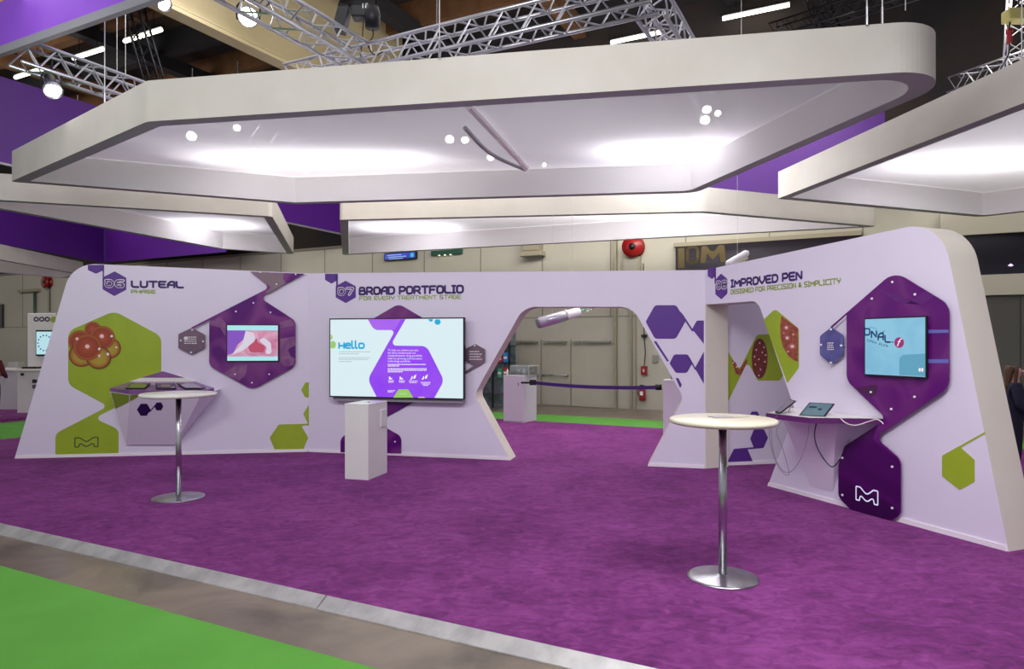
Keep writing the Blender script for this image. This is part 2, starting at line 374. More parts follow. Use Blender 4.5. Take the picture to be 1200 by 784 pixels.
# floor coverings
FB=3.50; LA=-13.4; BB=13.34
o=MB().slab(hall_rect(LA,11,FB,BB),FLOOR,0,0).build('trim_carpet_platform',M_carpet); struct(o)
r0,r1=FB-.095,FB
def e3(a,b,z): x=hall_xy(a,b); return (x[0],x[1],z)
for k,(a0,a1) in enumerate([(-13.4,-8.6),(-8.59,-6.2),(-6.19,-3.2),(-3.19,-.2),(-.19,2.8),(2.81,6)]):
    V=[e3(a0,r0,FLOOR),e3(a1,r0,FLOOR),e3(a1,r1,FLOOR),e3(a0,r1,FLOOR),e3(a0,r0,FLOOR+.008),e3(a1,r0,FLOOR+.008),e3(a1,r1,.004),e3(a0,r1,.004)]
    mb=MB().add(V,[(0,3,2,1),(4,5,6,7),(0,1,5,4),(1,2,6,5),(2,3,7,6),(3,0,4,7)])
    struct(mb.build('trim_ramp_%d'%(k+1), mat('ramp_aluminium',(240,238,238),.3,metal=.55,rgb2=(206,204,206),nscale=5)))
tag(MB().slab(hall_rect(-16,9,-5,2.93),FLOOR,FLOOR+.006).build('green_aisle_carpet',M_green_carpet),'bright green aisle carpet in the left foreground beside bare concrete','carpet')
tag(MB().slab(hall_rect(LA,11,BB+.03,15.08),FLOOR,FLOOR+.006).build('green_aisle_carpet',M_green_carpet),'green aisle carpet strip behind the booth in front of the hall doors','carpet')
tag(MB().slab(hall_rect(-16.6,LA-.1,3.0,16.6),FLOOR,FLOOR+.006).build('green_aisle_carpet',M_green_carpet),'green aisle carpet left of the booth before the neighbouring stand','carpet')
tag(MB().slab(hall_rect(-25,-16.9,4.0,16.0),FLOOR,0).build('neighbour_platform',M_carpet),'purple carpeted platform of the neighbouring stand at far left','platform')

# ================================================================== EXHIBITION WALLS
T=.34
def decal(pl, parent, name, L, m, d=.003, k=6):
    o=MB().prism(pl.shape(L,0,k),-d,-.0004).build(name,m,parent); return o
def shape_obj(parent,name,pts,m,y): return MB().prism(pts,y,y+.0015).build(name,m,parent)

# --- wall 06
w6=wallroot(PL6,'exhibition_wall','white exhibition wall with rounded left corner titled 06 LUTEAL PHASE','wall')
L6=PL6.pts([(17,537.3),(84.7,308.2,.42)])
uF=(Vector((-3.16,10.6))-PL6.p).length
top6=PL6.loc(360,320.3)[1]; 
out6=fillet([(0,0),(L6[1][0],L6[1][1],.42),(uF,top6),(uF,0)],12)
MB().prism(out6,0,T,0,1).build('panel',[M_face,M_side],w6)
MB().prism([(0.01,.0),(.025,.045),(uF-.01,.045),(uF-.01,0)],-.012,-.0005).build('skirting',M_skirt,w6)
decal(PL6,w6,'green_print',[(134,364.5,.2),(189,394,.16),(189,451,.1),(110,490,.05),(139,503,.12),(139,532.6),(65,533.6),(65,508,.12),(127,476,.05),(80,451,.16),(80,388,.16)],M_green)
mb=MB(); u,z=PL6.loc(88,524); u2,z2=PL6.loc(115,512.5); mlogo(mb,u,z,u2-u,z2-z,.014,-.0045); mb.build('logo',mat('logo_teal',(30,60,60),.5),w6)
# amber follicles
def ringdisc(pl,parent,name,px,py,r,mf,mr,y,rim=.16):
    u,z=pl.loc(px,py); rr=r/F*math.hypot(pl.world(u,0,0).x*0+pl.world(u,0,0).y,0)
    n=28; C=[(math.cos(2*math.pi*i/n),math.sin(2*math.pi*i/n)) for i in range(n)]
    mb=MB(); mb.flat([(u+rr*a,z+rr*b) for a,b in C],y,0); mf_=mf; mf=None
    if mf_: return mb.build(name,mf_,parent)
    if mf: mb.flat([(u+rr*(1-rim)*a,z+rr*(1-rim)*b) for a,b in C],y-.0008,0)
    return mb.build(name,[mf,mr],parent)
y=-.0035
for k,(px,py,r,f) in enumerate([(94,400,13,M_folB),(109,386,9,M_folB),(96,416,14,M_folA),(129,408,12,M_folA),(120,396,14,M_folB),(116,419,13.5,M_folA),(103,407,15.5,M_folB)]):
    ringdisc(PL6,w6,'follicle_print',px,py,r,f,M_amber_rim,y-.002*k, .1)
for px,py,r in [(91,397,1.8),(103,406,2.4),(120,394,2.4),(117,417,1.6)]:
    ringdisc(PL6,w6,'follicle_highlight',px,py,r,M_pink,M_pink,y-.0162)
for px,py,r in [(117,409,1.5),(127,415,1.6),(131.5,394,1.5),(137,407,1.1)]:
    ringdisc(PL6,w6,'follicle_glint',px,py,r,M_skirt,M_skirt,y-.0162)
def heading(pl,wall,half,hexp,num,numbox,lines,link):
    decal(pl,wall,'heading_half_hexagon',half,M_purple)
    decal(pl,wall,'heading_hexagon',hexp,M_purple)
    decal(pl,wall,'heading_link',link,M_purple)
    x0,x1,yb,yt=numbox; u0,z0=pl.loc(x0,yb); u1,_=pl.loc(x1,yb); _,z1=pl.loc(x0,yt)
    mb=MB(); write(mb,num,u0,u1,z0,z1-z0,.3,-.0036,pen=.3); mb.build('number_outline',M_skirt,wall)
    mb=MB(); write(mb,num,u0,u1,z0,z1-z0,.3,-.0042,pen=.14); mb.build('number_fill',M_purple,wall)
    for nm,s,x0,x1,yb,yt,th,m in lines:
        u0,z0=pl.loc(x0,yb); u1,_=pl.loc(x1,yb); _,z1=pl.loc(x0,yt)
        mb=MB(); write(mb,s,u0,u1,z0,z1-z0,th,-.002); mb.build(nm,m,wall)
heading(PL6,w6,[(103,310.5),(122,310.3),(122,316.5,.02),(112.5,320.8,.02),(103,316.5,.02)],[(134.5,318,.02),(148,325.5,.02),(148,339.5,.02),(134,347,.02),(120.3,339,.02),(120.3,325,.02)],
  '06',(123.5,144.5,337.5,327),[('title_lettering','LUTEAL',154.5,214.5,337.5,328.5,.27,M_title),('subtitle_lettering','PHASE',154,182,344,339.3,.24,M_olive)],
  [(120.3,312),(122,312),(122,330),(120.3,330)])
decal(PL6,w6,'green_hexagon_print',[(316,513,.04),(326.5,497.5,.03),(362,496.5),(362,498.5),(353,498.8,.02),(361.3,513,.03),(355,527,.02),(322.5,527.8,.02)],M_green)
decal(PL6,w6,'green_half_hexagon_print',[(353,457),(357.5,448.4,.02),(362,448),(362,465.7),(357.5,465.5,.02)],M_green)
decal(PL6,w6,'green_triangle_print',[(355.4,484.8,.03),(362,474),(362,498.5),(361,497)],M_green)

# --- wall 07
w7=wallroot(PL7,'exhibition_wall','long white exhibition wall titled 07 BROAD PORTFOLIO with hexagon walkway','wall')
e7=(c8-PL7.p).length; tR=PL8.loc(826,316.5)[1]
q=lambda L: [p if len(p)>2 else p for p in L]
op=PL7.pts([(598,536.5),(556,462,.16),(614,359.5,.3),(741,359.5,.3),(801,466,.16),(759,545.5)])
op[0]=(op[0][0],0); op[-1]=(op[-1][0],0)
out7=fillet([(0,0)]+op+[(e7,0),(e7,tR),(0,PL7.loc(362,320.3)[1])],10)
MB().prism(out7,0,T,0,1).build('panel',[M_face,M_side],w7)
MB().prism([(.01,0),(.01,.045),(op[0][0]-.02,.045),(op[0][0],0)],-.012,-.0005).build('skirting',M_skirt,w7)
MB().prism([(op[-1][0],0),(op[-1][0]+.02,.045),(e7-.01,.045),(e7-.01,0)],-.012,-.0005).build('skirting',M_skirt,w7)
heading(PL7,w7,[(381,320.8),(396,320.8),(396,328,.02),(388.5,332.5,.02),(381,328,.02)],[(405,329,.02),(417,335.5,.02),(417,348.5,.02),(405.3,355.3,.02),(393.5,348.5,.02),(393.5,335.5,.02)],
  '07',(396.5,414,347,336.5),[('title_lettering','BROAD PORTFOLIO',421.5,542.5,346.3,336,.25,M_title),('subtitle_lettering','FOR EVERY TREATMENT STAGE',421.5,540,352.3,347.2,.2,M_olive)],
  [(394,322),(396,322),(396,340),(394,340)])
decal(PL7,w7,'purple_hexagon_print',[(756.6,377,.04),(767.5,357.6,.06),(792.5,357.6,.06),(803.5,376.5,.04),(792,397,.06),(767.5,397,.06)],M_purple)
decal(PL7,w7,'purple_half_hexagon_print',[(811,385.5,.02),(816.5,375.6,.03),(824.8,375.6),(824.8,403)],M_purple)
decal(PL7,w7,'purple_link_print',[(796,364),(800,368),(813,388),(811,388.5),(800,372)],M_purple)
decal(PL7,w7,'purple_hexagon_print',[(784.5,426,.03),(790,415.3,.04),(806,415.3,.04),(811.5,425.5,.02),(805,437,.04),(792,437,.04)],M_purple)
decal(PL7,w7,'purple_half_hexagon_print',[(814.3,431.5),(824.8,412),(824.8,450)],M_purple)
decal(PL7,w7,'purple_link_print',[(808,418.5),(816,433),(814.5,433.5),(806.5,420)],M_purple)
decal(PL7,w7,'purple_sliver_print',[(766,400),(769,399.8),(784,423),(782,424)],M_purple)
decal(PL7,w7,'purple_sliver_print',[(791.8,443),(795,443),(799,451),(797,455)],M_purple)

# --- wall 08
w8=wallroot(PL8,'exhibition_wall','tall white exhibition wall with rounded cream end titled 08 IMPROVED PEN','wall')
ue=PL8.loc(1182,646.5)[0]
op=PL8.pts([(826.5,357),(888,352.5,.18),(932,482,.1),(900,570)])
cr=PL8.loc(1103,257.5)
out8=fillet([(0,tR)]+[(0.0,op[0][1])]+op[1:3]+[(op[3][0],0),(ue,0),(cr[0],cr[1],.42)],12)
MB().prism(out8,0,.37,0,1).build('panel',[M_face,M_side],w8)
MB().prism([(op[3][0],0),(op[3][0]+.02,.045),(ue-.02,.045),(ue-.01,0)],-.012,-.0005).build('skirting',M_skirt,w8)
MB().prism([(0,0),(0,op[0][1]),(-.0,op[0][1])]+[(.012,op[0][1]),(.012,0)],.0,.37).build('jamb',M_side,w8)
heading(PL8,w8,[(829.5,314.8),(839,312.8),(839,323,.02),(834.5,327,.02),(829.5,323.5,.02)],[(845,320.5,.02),(852.5,327,.02),(852.5,344,.02),(845.5,350.8,.02),(838.5,345,.02),(838.5,328,.02)],
  '08',(840,851.5,340,329),[('title_lettering','IMPROVED PEN',857,939.5,337.5,327.5,.25,M_title),('subtitle_lettering','DESIGNED FOR PRECISION & SIMPLICITY',856.5,985,345.2,339.3,.2,M_olive)],
  [(837.5,314),(839,314),(839,332),(837.5,332)])
decal(PL8,w8,'green_print',[(908.5,362,.08),(936.3,385,.06),(936.3,431,.05),(922.8,449),(895,374.6,.03)],M_green)
decal(PL8,w8,'fruit_print',[(916,370),(935.5,385),(935.5,424),(930,422),(925,418),(918,407),(915,395),(914.5,382)],M_fruit,.0045)
for px,py,r in [(922,384,3.0),(923,396,3.2),(929,406,3.6),(919,390,1.2),(930,392,1.5),(924,412,1.5)]:
    u,z=PL8.loc(px,py); s=r/F*8.0
    C=[(math.cos(2*math.pi*i/18),math.sin(2*math.pi*i/18)) for i in range(18)]
    mb=MB().flat([(u+s*1.5*a,z+s*b) for a,b in C],-.0055,1).flat([(u+s*.7*a,z+s*.5*b) for a,b in C],-.006,0); mb.build('seed_print',[M_pink,M_fruit2],w8)
decal(PL8,w8,'green_hexagon_print',[(1104.2,534,.02),(1123,523.5,.0),(1154.5,506),(1154.5,508.3),(1126,524.5,.01),(1142.3,539,.02),(1142.3,564.5,.02),(1124.8,574.2,.02),(1104.2,558,.02)],M_green)

# --- inner panel seen through the opening of wall 08
w9=wallroot(PL9,'exhibition_wall','narrow inner wall with green fruit print seen through the right opening','wall')
u1=PL9.loc(985,540)[0]
MB().prism([(-.02,0),(u1,0),(u1,2.5),(-.02,2.5)],0,.2,0,1).build('panel',[M_face,M_side],w9)
MB().prism([(0,0),(u1,0),(u1,.045),(0,.045)],-.012,-.0005).build('skirting',M_skirt,w9)
decal(PL9,w9,'green_print',[(848,403),(866,434,.04),(887,392,.08),(908,392,.05),(920,415),(918,440,.05),(913,446,.03),(888,446,.03),(876,424,.04),(848,481)],M_green)
u,z=PL9.loc(890,420); s=1/F*9.4
mb=MB().flat([(u+10.5*s*math.cos(i*math.pi/14),z+24*s*math.sin(i*math.pi/14)) for i in range(28)],-.0045); mb.build('fruit_print',mat('fruit_dark',(92,26,30),.5,rgb2=(140,60,56),nscale=30,noise=1),w9)
decal(PL9,w9,'fruit_print',[(857,421),(862,425),(866,434),(872,424),(876,420),(875,425),(868,440),(862,438)],M_fruit,.0045)
for px,py in [(886,410),(893,413),(889,421),(896,424),(885,427),(891,433),(895,407),(890,402),(897,416),(884,418),(889,440),(863,430),(859,425)]:
    u,z=PL9.loc(px,py); mb=MB().flat([(u+1.0*s*math.cos(i),z+1.2*s*math.sin(i)) for i in range(6)],-.006); mb.build('seed_print',M_pink,w9)
decal(PL9,w9,'purple_hexagon_print',[(879,514,.02),(883.7,503,.02),(895,503,.02),(900,513,.02),(894.5,525,.02),(876,526.5),(882.7,542),(851.4,543),(860,526,.02),(883,524)],M_purple)
decal(PL9,w9,'purple_half_hexagon_print',[(879,486),(881,482.3,.01),(887.5,482.3,.01),(889.5,486),(886,503),(885,503),(886,486)],M_purple)

# ================================================================== ACRYLIC PANELS
def screws(pl,parent,L,d):
    for px,py in L:
        u,z=pl.loc(px,py,d); mb=MB().prism([(u+.011*math.cos(i*math.pi/5),z+.011*math.sin(i*math.pi/5)) for i in range(10)],-d-.008,-d); mb.build('screw',M_acry_screw,parent)
def acrylic(pl,label,L,m,d,scr,group=None):
    r=wallroot(pl,'acrylic_panel',label,'panel',group)
    MB().prism(fillet(pl.pts(L,d)),-d,-d+.012).build('sheet',m,r)
    for px,py in scr:
        u,z=pl.loc(px,py,d); MB().box((u-.01,-d+.012,z-.01),(u+.01,-.0005,z+.01)).build('standoff',M_silver,r)
    screws(pl,r,scr,d); return r
d=.05
a6=acrylic(PL6,'purple swirl acrylic panel framing the screen on the LUTEAL wall',
 [(293,318.3),(316.8,336.5,.06),(224,383.8),(225.5,385.3),(247,374.5,.0),(245.3,377,.05),(245,429,.15),(295.6,456.5,.18),(346.3,429,.15),(346.3,376,.15),(304,348.5,.06),(357,320.8)],M_acA,d,
 [(305,319),(346.5,321.5),(324,333),(297,355),(276.5,365),(317,366),(275.5,438.5),(315.5,438.5),(295.3,448.5)])
MB().flat(PL6.pts([(293.6,318.4),(333,320.1),(332,327),(335,331.8),(318,342),(314,344),(311,342.5),(316.5,338),(316.8,336)],d),-d-.001).build('taupe_print',mat('taupe_print',(128,104,116),.3,coat=.5),a6)
acrylic(PL6,'small mauve hexagon badge left of the LUTEAL screen panel',[(224.5,384.3,.02),(240,392,.03),(240,407.5,.03),(224,415.5,.03),(209,408,.03),(209,391.5,.03)],M_acM,d,[(225.3,386.5),(212,399),(238,400),(224,413)])
badge=bpy.context.scene.objects
for L in ([(246,377),(258,371),(265,379),(264,394),(258,384),(247,381)],[(328,378),(341,373.5),(345.5,381),(328,385)],[(328,397),(346,394,.02),(346,405),(337,409,.04),(341,418,.04),(346,420),(344,428),(334,430,.02),(328,424)],[(262,438),(276,428,.02),(290,427,.02),(288,440,.03),(280,446,.02)]):
    MB().flat(fillet(PL6.pts([(q_[0],q_[1])+tuple(q_[2:]) for q_ in L],.05)),-.0515).build('mauve_swirl_print',mat('mauve_swirl',(146,88,138),.3,coat=.6,rgb2=(112,44,120),nscale=5,noise=1),a6)
def smalltext(pl,parent,x0,x1,ys,d,m,h=.012):
    rnd=random.Random(x0)
    for yy in ys:
        mb=MB(); x=x0; end=x1-rnd.random()*(x1-x0)*.25
        while x<end:
            w=rnd.uniform(1,2.6); (ua,z)=pl.loc(x,yy,d); ub=pl.loc(min(x+w,x1),yy,d)[0]; mb.flat([(ua,z),(ub,z),(ub,z+h),(ua,z+h)],-d-.002); x+=w+.6
        mb.build('small_print',m,parent)
b6=[o for o in col.objects if o.get('label','').startswith('small mauve hexagon badge left')][0]
smalltext(PL6,b6,216,233,(395.5,397.8,400.3,402.8),d,M_skirt)
mb=MB(); u,z=PL6.loc(217.7,396.5,d); mb.flat([(u+.03*math.cos(i*math.pi/3),z+.03*math.sin(i*math.pi/3)) for i in range(6)],-d-.002); mb.build('badge_icon',M_skirt,b6)
# 07 panels
acrylic(PL7,'purple swirl acrylic panel partly hidden behind the large television',
 [(467,356,.16),(515,384,.1),(515,455,.1),(441,495,.05),(470,511.5,.12),(470,531.5),(399,530),(399,513,.12),(456,480.5,.06),(419,460,.1),(419,384,.1)],M_acA,.02,[(463,517.5)])
b7=acrylic(PL7,'small mauve hexagon badge right of the large television',[(557,403,.02),(568.5,409.5,.03),(568.5,424,.03),(541,440),(541,438),(556,428),(544,422,.03),(544,409.5,.03)],M_acM,.04,[(556.5,405)])
smalltext(PL7,b7,550,565,(412.5,415.5,418.5,421.5),.04,M_skirt)
# 08 panels
d8=.05
a8=acrylic(PL8,'large plum acrylic panel framing the screen on the IMPROVED PEN wall',
 [(1047.9,318,.2),(1112,357,.16),(1112,454,.16),(1025,512.5,.06),(1055.3,538.5,.1),(1055.3,604,.1),(1043,611,.12),(997,597.5,.1),(982.3,583,.1),(982.3,527.5,.08),(1039,491,.05),(992,446,.14),(992,368,.0),(990,370),(974.5,384.3),(973,383)],M_acB,d8,
 [(1046,330.5),(1022,350),(1072.5,345),(1020.8,459.5),(1072,465),(1044.7,479.3),(1045.8,547),(987.5,536.5),(987.5,580),(1045.8,595.3)])
MB().flat(fillet(PL8.pts([(1023,514),(1026,518.5,.02),(1054.9,538.8,.1),(1054.9,603.5,.1),(1043,610.3,.12),(997.2,597,.1),(982.7,582.6,.1),(982.7,527.8,.08),(1029,498)],d8)),-d8-.001).build('deep_purple_print',M_acD,a8)
mb=MB(); u,z=PL8.loc(1003.5,586,d8); u2,_=PL8.loc(1029,586,d8); mlogo(mb,u,z+.005,u2-u,.135,.013,-d8-.004); mb.build('logo',mat('logo_pale_glow',(214,214,235),.3,emit=.5),a8)  # logo print brightened by emission, no lamp in it
MB().flat(PL8.pts([(1087,386.5),(1111.6,386.5),(1111.6,390),(1087,390.5)],d8),-d8-.001).build('blue_band',mat('band_blue',(104,108,190),.3,coat=.5),a8)
MB().flat(PL8.pts([(1087,421),(1111.6,421),(1111.6,425.5),(1087,425.5)],d8),-d8-.001).build('blue_band',MATS['band_blue'],a8)
MB().flat(fillet(PL8.pts([(1002,455),(1029,450.3,.02),(1027,462,.03),(1020.5,465.5,.03)],d8)),-d8-.001).build('dark_swirl_print',mat('dark_swirl',(72,16,70),.3,coat=.5),a8)
MB().flat(fillet(PL8.pts([(1027,337),(1052,346),(1078,358.5,.05),(1095,347),(1085,341),(1062,356),(1048,352)],d8)),-d8-.001).build('dark_swirl_print',mat('violet_swirl',(92,0,112),.3,coat=.5),a8)
b8=acrylic(PL8,'small blue violet hexagon badge left of the pen screen',[(974,383.5,.02),(988,393,.04),(988,416.5,.04),(974,427,.03),(960.8,416,.04),(960.8,393.5,.04)],M_acBlue,d8,[(974,386),(962.5,404),(986,405),(974,425)])
smalltext(PL8,b8,969.5,977,(402.5,405,407.5,410),d8,M_skirt,.01)

# ================================================================== SCREENS
def screen(pl,name,label,cat,C,d,m,th=.03,bez=.012,mb_=M_black):
    r=wallroot(pl,name,label,cat); P=pl.pts(C,d)
    cx=sum(p[0] for p in P)/4; cz=sum(p[1] for p in P)/4
    x0=(P[0][0]+P[3][0])/2;x1=(P[1][0]+P[2][0])/2;z1=(P[0][1]+P[1][1])/2;z0=(P[2][1]+P[3][1])/2
    MB().box((x0,-d,z0),(x1,-d+th,z1)).build('bezel',mb_,r,bevel=.003)
    dsp=MB().flat([(x0+bez,z0+bez),(x1-bez,z0+bez),(x1-bez,z1-bez),(x0+bez,z1-bez)],-d-.0015).build('display',m,r)
    return dsp,(x0+bez,x1-bez,z0+bez,z1-bez)
# left screen
d=.085
s6,(x0,x1,z0,z1)=screen(PL6,'wall_screen','flat screen showing pink tissue illustration inside the purple LUTEAL panel','screen',[(265.4,380.2),(326.8,380.7),(326.4,424.1),(265.4,423.2)],d,
  emis('scr_pink',(206,120,160),.9,rgb2=(226,180,204),nscale=3,noise=1.2))
W=x1-x0;Hh=z1-z0; A=lambda a,b:(x0+a*W,z0+b*Hh)
def sdec(r,name,L,m,y,k=6): return MB().flat(fillet(L,k) if len(L[0])>2 or any(len(p)>2 for p in L) else L,y).build(name,m,r)
sdec(s6,'header_bar',[A(0,.86),A(1,.86),A(1,1),A(0,1)],emis('scr_cyan',(176,232,240),1.0),-d-.0025)
sdec(s6,'footer_bar',[A(0,0),A(1,0),A(1,.12),A(0,.12)],MATS['scr_cyan'],-d-.0025)
sdec(s6,'violet_area',[A(0,.86),A(.36,.86),A(.33,.62)+(.05,),A(.2,.45)+(.05,),A(.12,.22)+(.05,),A(0,.16)],emis('scr_violet',(140,90,200),.9),-d-.002)
sdec(s6,'pale_fold',[A(.36,.84),A(.52,.80)+(.03,),A(.56,.6)+(.04,),A(.45,.45)+(.04,),A(.3,.28)+(.04,),A(.1,.18),A(.14,.26),A(.3,.5)+(.05,)],emis('scr_pale',(224,214,232),.95),-d-.0026)
sdec(s6,'pink_core',[A(.4,.4)+(.04,),A(.52,.52)+(.02,),A(.58,.7)+(.02,),A(.6,.52)+(.03,),A(.75,.42)+(.04,),A(.72,.22)+(.06,),A(.46,.22)+(.06,)],emis('scr_rose',(196,84,112),.9),-d-.003)
sdec(s6,'pale_fold',[A(.62,.58)+(.02,),A(.72,.66)+(.03,),A(.86,.5)+(.04,),A(.88,.2)+(.04,),A(.74,.18)+(.03,),A(.78,.38)+(.04,)],MATS['scr_pale'],-d-.0026)
smalltext(PL6,s6,284,307,(413.5,),d+.002,M_skirt,.008)
# television
d=.17
tv,(x0,x1,z0,z1)=screen(PL7,'television','large wall television showing Hello page with purple hourglass shape','television',[(386.2,372.2),(544.8,372.9),(543.4,468),(385.6,465.6)],d,
  emis('tv_white',(226,246,252),.97),.055,.018)
MB().box((x0+.02,-d+.05,z0-.075),(x1-.03,-.03,z0+.3)).build('wall_mount',mat('mount_grey',(150,146,156),.5),tv.parent)
def tvs(L): return fillet(PL7.pts(L,d))
MB().flat(tvs([(431,374),(438.5,386.8,.12),(463.5,386.8,.04),(431,444.5,.15),(441.5,465.2),(509,466.4),(520.5,446,.14),(500,405.4,.14),(457.5,405,.05),(475.5,374)]),-d-.003).build('hourglass_shape',emis('tv_purple',(146,58,250),.95,rgb2=(156,74,250),nscale=2),tv)
MB().flat(tvs([(431.2,374),(438.7,386.4,.12),(463,386.6),(470,374)]),-d-.0036).build('upper_shape',emis('tv_orchid',(166,92,250),.95,rgb2=(182,104,246),nscale=2),tv)
MB().flat(tvs([(461,466),(467,456.3,.03),(478.5,456.3,.03),(484.5,466)]),-d-.004).build('green_hexagon',emis('tv_green',(160,214,106),.95),tv)
MB().flat(tvs([(489.5,466.2),(491,465),(497,465),(498.5,466.3)]),-d-.004).build('pale_tab',emis('tv_tab',(222,214,190),.95),tv)
for L in ([(387.6,400.6),(391,399.2),(394,402.5),(393,407.5),(390,408.3),(387.6,408)],[(387.6,391.5),(389.3,393),(390,396),(388.6,398.3),(387.6,398.3)]):
    MB().flat(tvs(L),-d-.003).build('green_hexagon',MATS['tv_green'],tv)
mb=MB().flat(tvs([(502,374),(507.4,374),(507,376.3),(505.7,377),(503.5,376.8)]),-d-.003).flat(tvs([(510.5,374.3),(515,374.3),(516.8,377.3),(514.8,380.6),(510.8,380.4),(509,377.4)]),-d-.003)
mb.build('blue_hexagon',emis('tv_blue',(40,178,226),.95),tv)
def tvline(s,x0,x1,yb,yt,m,th=.2,nm='lettering'):
    u0,z0=PL7.loc(x0,yb,d);u1,_=PL7.loc(x1,yb,d);_,z1=PL7.loc(x0,yt,d); mb=MB(); write(mb,s,u0,u1,z0,z1-z0,th,-d-.004); return mb.build(nm,m,tv)
M_tvt=emis('tv_text',(255,248,255),1.0); M_tvb=MATS['tv_blue']
tvline('h',397.5,403.4,409,399,M_tvb,.22,'hello_lettering'); tvline('ello',405,426.7,409,399,M_tvb,.22,'hello_lettering')
for i,(s,xe) in enumerate([('To help you achieve success,',490.5),('we have transformed our',487.5),('comprehensive drug portfolio',495),('with our growing and innovative',494.5),('technology portfolio.',481.5)]):
    u0,z_=PL7.loc(454.5,411.3+i*3.25,d); u1,_=PL7.loc(xe,411,d); o=fitted_text('lettering',s,u0,u1,z_,-d-.004,M_tvt,tv)
    o.data.transform(Matrix.Translation((0,0,0)))
def bars(pl,parent,rows,h,m,dd,nm):
    mb=MB(); rnd=random.Random(len(rows))
    for xa,xb,yy in rows:
        x=xa
        while x<xb:
            w=rnd.uniform(.9,2.4); ua,z=pl.loc(x,yy,dd); ub=pl.loc(min(x+w,xb),yy,dd)[0]; mb.flat([(ua,z),(ub,z),(ub,z+h),(ua,z+h)],-dd-.004); x+=w+.45
    return mb.build(nm,m,parent)
bars(PL7,tv,[(454.5,499,427.6),(454.5,468,429.4),(454.5,500,432.6),(454.5,500,434.4),(454.5,472,436.2)],.013,M_tvt,d,'small_print')
bars(PL7,tv,[(455,462,446.6),(455.5,461.5,448.3),(467.5,474.5,446.6),(468,474,448.3),(479,489.5,447),(480,488.5,448.8),(493,504.5,448.6),(494.5,504,450.4),(496,502,452),(454.5,463,458.2),(454.5,461,459.6)],.011,M_tvt,d,'small_print')
bars(PL7,tv,[(397,434,412.5),(397,421,415),(397,434,419.5),(397,432,421.5),(397,412,424)],.007,emis('tv_greytext',(120,170,180),.8),d,'small_print')
bars(PL7,tv,[(468,477,462.3)],.022,emis('tv_mint',(190,232,200),.95),d,'button_lettering')
mb=MB()
for x in (457,469.5):
    mb.flat(tvs([(x-1,444.5),(x-1.2,441.5),(x+.4,441.3),(x+.8,443),(x+3,443.2),(x+3,444),(x+1,444.8)]),-d-.004)
for x in (482,495.5):
    mb.flat(tvs([(x-1.5,445),(x,443),(x+.6,440.8),(x+1.6,440.8),(x+1.6,443.6),(x,445)]),-d-.004).flat(tvs([(x+2.4,443.5),(x+3.2,440.5),(x+6,438.5),(x+5,443),(x+3.4,444)]),-d-.004)
mb.build('icons',M_tvt,tv)
# right screen
d=.085
s8,(x0,x1,z0,z1)=screen(PL8,'wall_screen','flat screen with blue ONAL-f page inside the plum pen panel','screen',[(1012.7,373.8),(1085.7,369),(1086,443.3),(1012.7,440)],d,
   emis('scr_sky',(120,186,218),.95,rgb2=(142,202,230),nscale=2),.02,.012)
def s8p(L): return PL8.pts(L,d)
m_navy=emis('scr_navy',(28,66,128),.6)
for ch,xa,xb,yb,hh in [('O',1012.8,1019,392.5,9),('N',1020.5,1027,396.5,10),('A',1028.5,1035.5,400.0,10.5),('L',1037.5,1042.5,403.2,10.5)]:
    u0,zz=PL8.loc(xa,yb,d);u1,_=PL8.loc(xb,yb,d);_,zt=PL8.loc(xa,yb-hh,d)
    pass
def slant_text(name,s,xa,ya,xb,yb,h,m,th):
    u0,za=PL8.loc(xa,ya,d);u1,zb=PL8.loc(xb,yb,d); sl=(zb-za)/(u1-u0); o=fitted_text(name,s,u0,u1,0,-d-.004,m,s8,h=h)
    for v in o.data.vertices: v.co.z += za+sl*(v.co.x-u0)
u0,za=PL8.loc(1013.6,393.5,d);u1,zb=PL8.loc(1043.5,404,d)
mb=MB(); write(mb,'ONAL',u0,u1,za,.078,.2,-d-.004,slant=(zb-za)/(u1-u0),pen=.2); mb.build('lettering',m_navy,s8)
MB().prism(s8p([(1045,400),(1047.4,400.6),(1047.4,401.8),(1045,401.2)]),-d-.004,-d-.0035).build('lettering',m_navy,s8)
slant_text('small_lettering','OPIN  ALFA',1016,400,1041.5,407.5,.026,m_navy,.2)
u,z=PL8.loc(1054,401.5,d); r_=.05; ru=(PL8.loc(1060,401,d)[0]-PL8.loc(1048.6,401,d)[0])/2
MB().flat([(u+ru*math.cos(i*math.pi/14),z+r_*math.sin(i*math.pi/14)) for i in range(28)],-d-.004).build('magenta_disc',emis('scr_magenta',(170,56,128),.85),s8)
fitted_text('disc_lettering','f',u-.03,u+.035,z-.035,-d-.006,M_tvt,s8,h=.075,italic=.4)
MB().tube([(a,-d-.004,b) for a,b in s8p([(1017,385),(1021,383.5),(1027,385),(1029,391),(1026,396)])],.003,4).build('swoosh',emis('scr_swoosh',(96,160,200),.8),s8)
MB().flat(s8p([(1028,392),(1031,390.5),(1038,386.6),(1036,389.5)]),-d-.004).build('swoosh',MATS['scr_swoosh'],s8)
MB().flat(fillet(PL8.pts([(1054,416,.06),(1084.6,414.5),(1084.6,441),(1054,439.5)],d)),-d-.0028).build('ghost_shape',emis('scr_ghost',(104,172,202),.9),s8)
bars(PL8,s8,[(1077,1079.2,435.3),(1080,1082.5,435.3)],.03,M_tvt,d,'screen_icons')

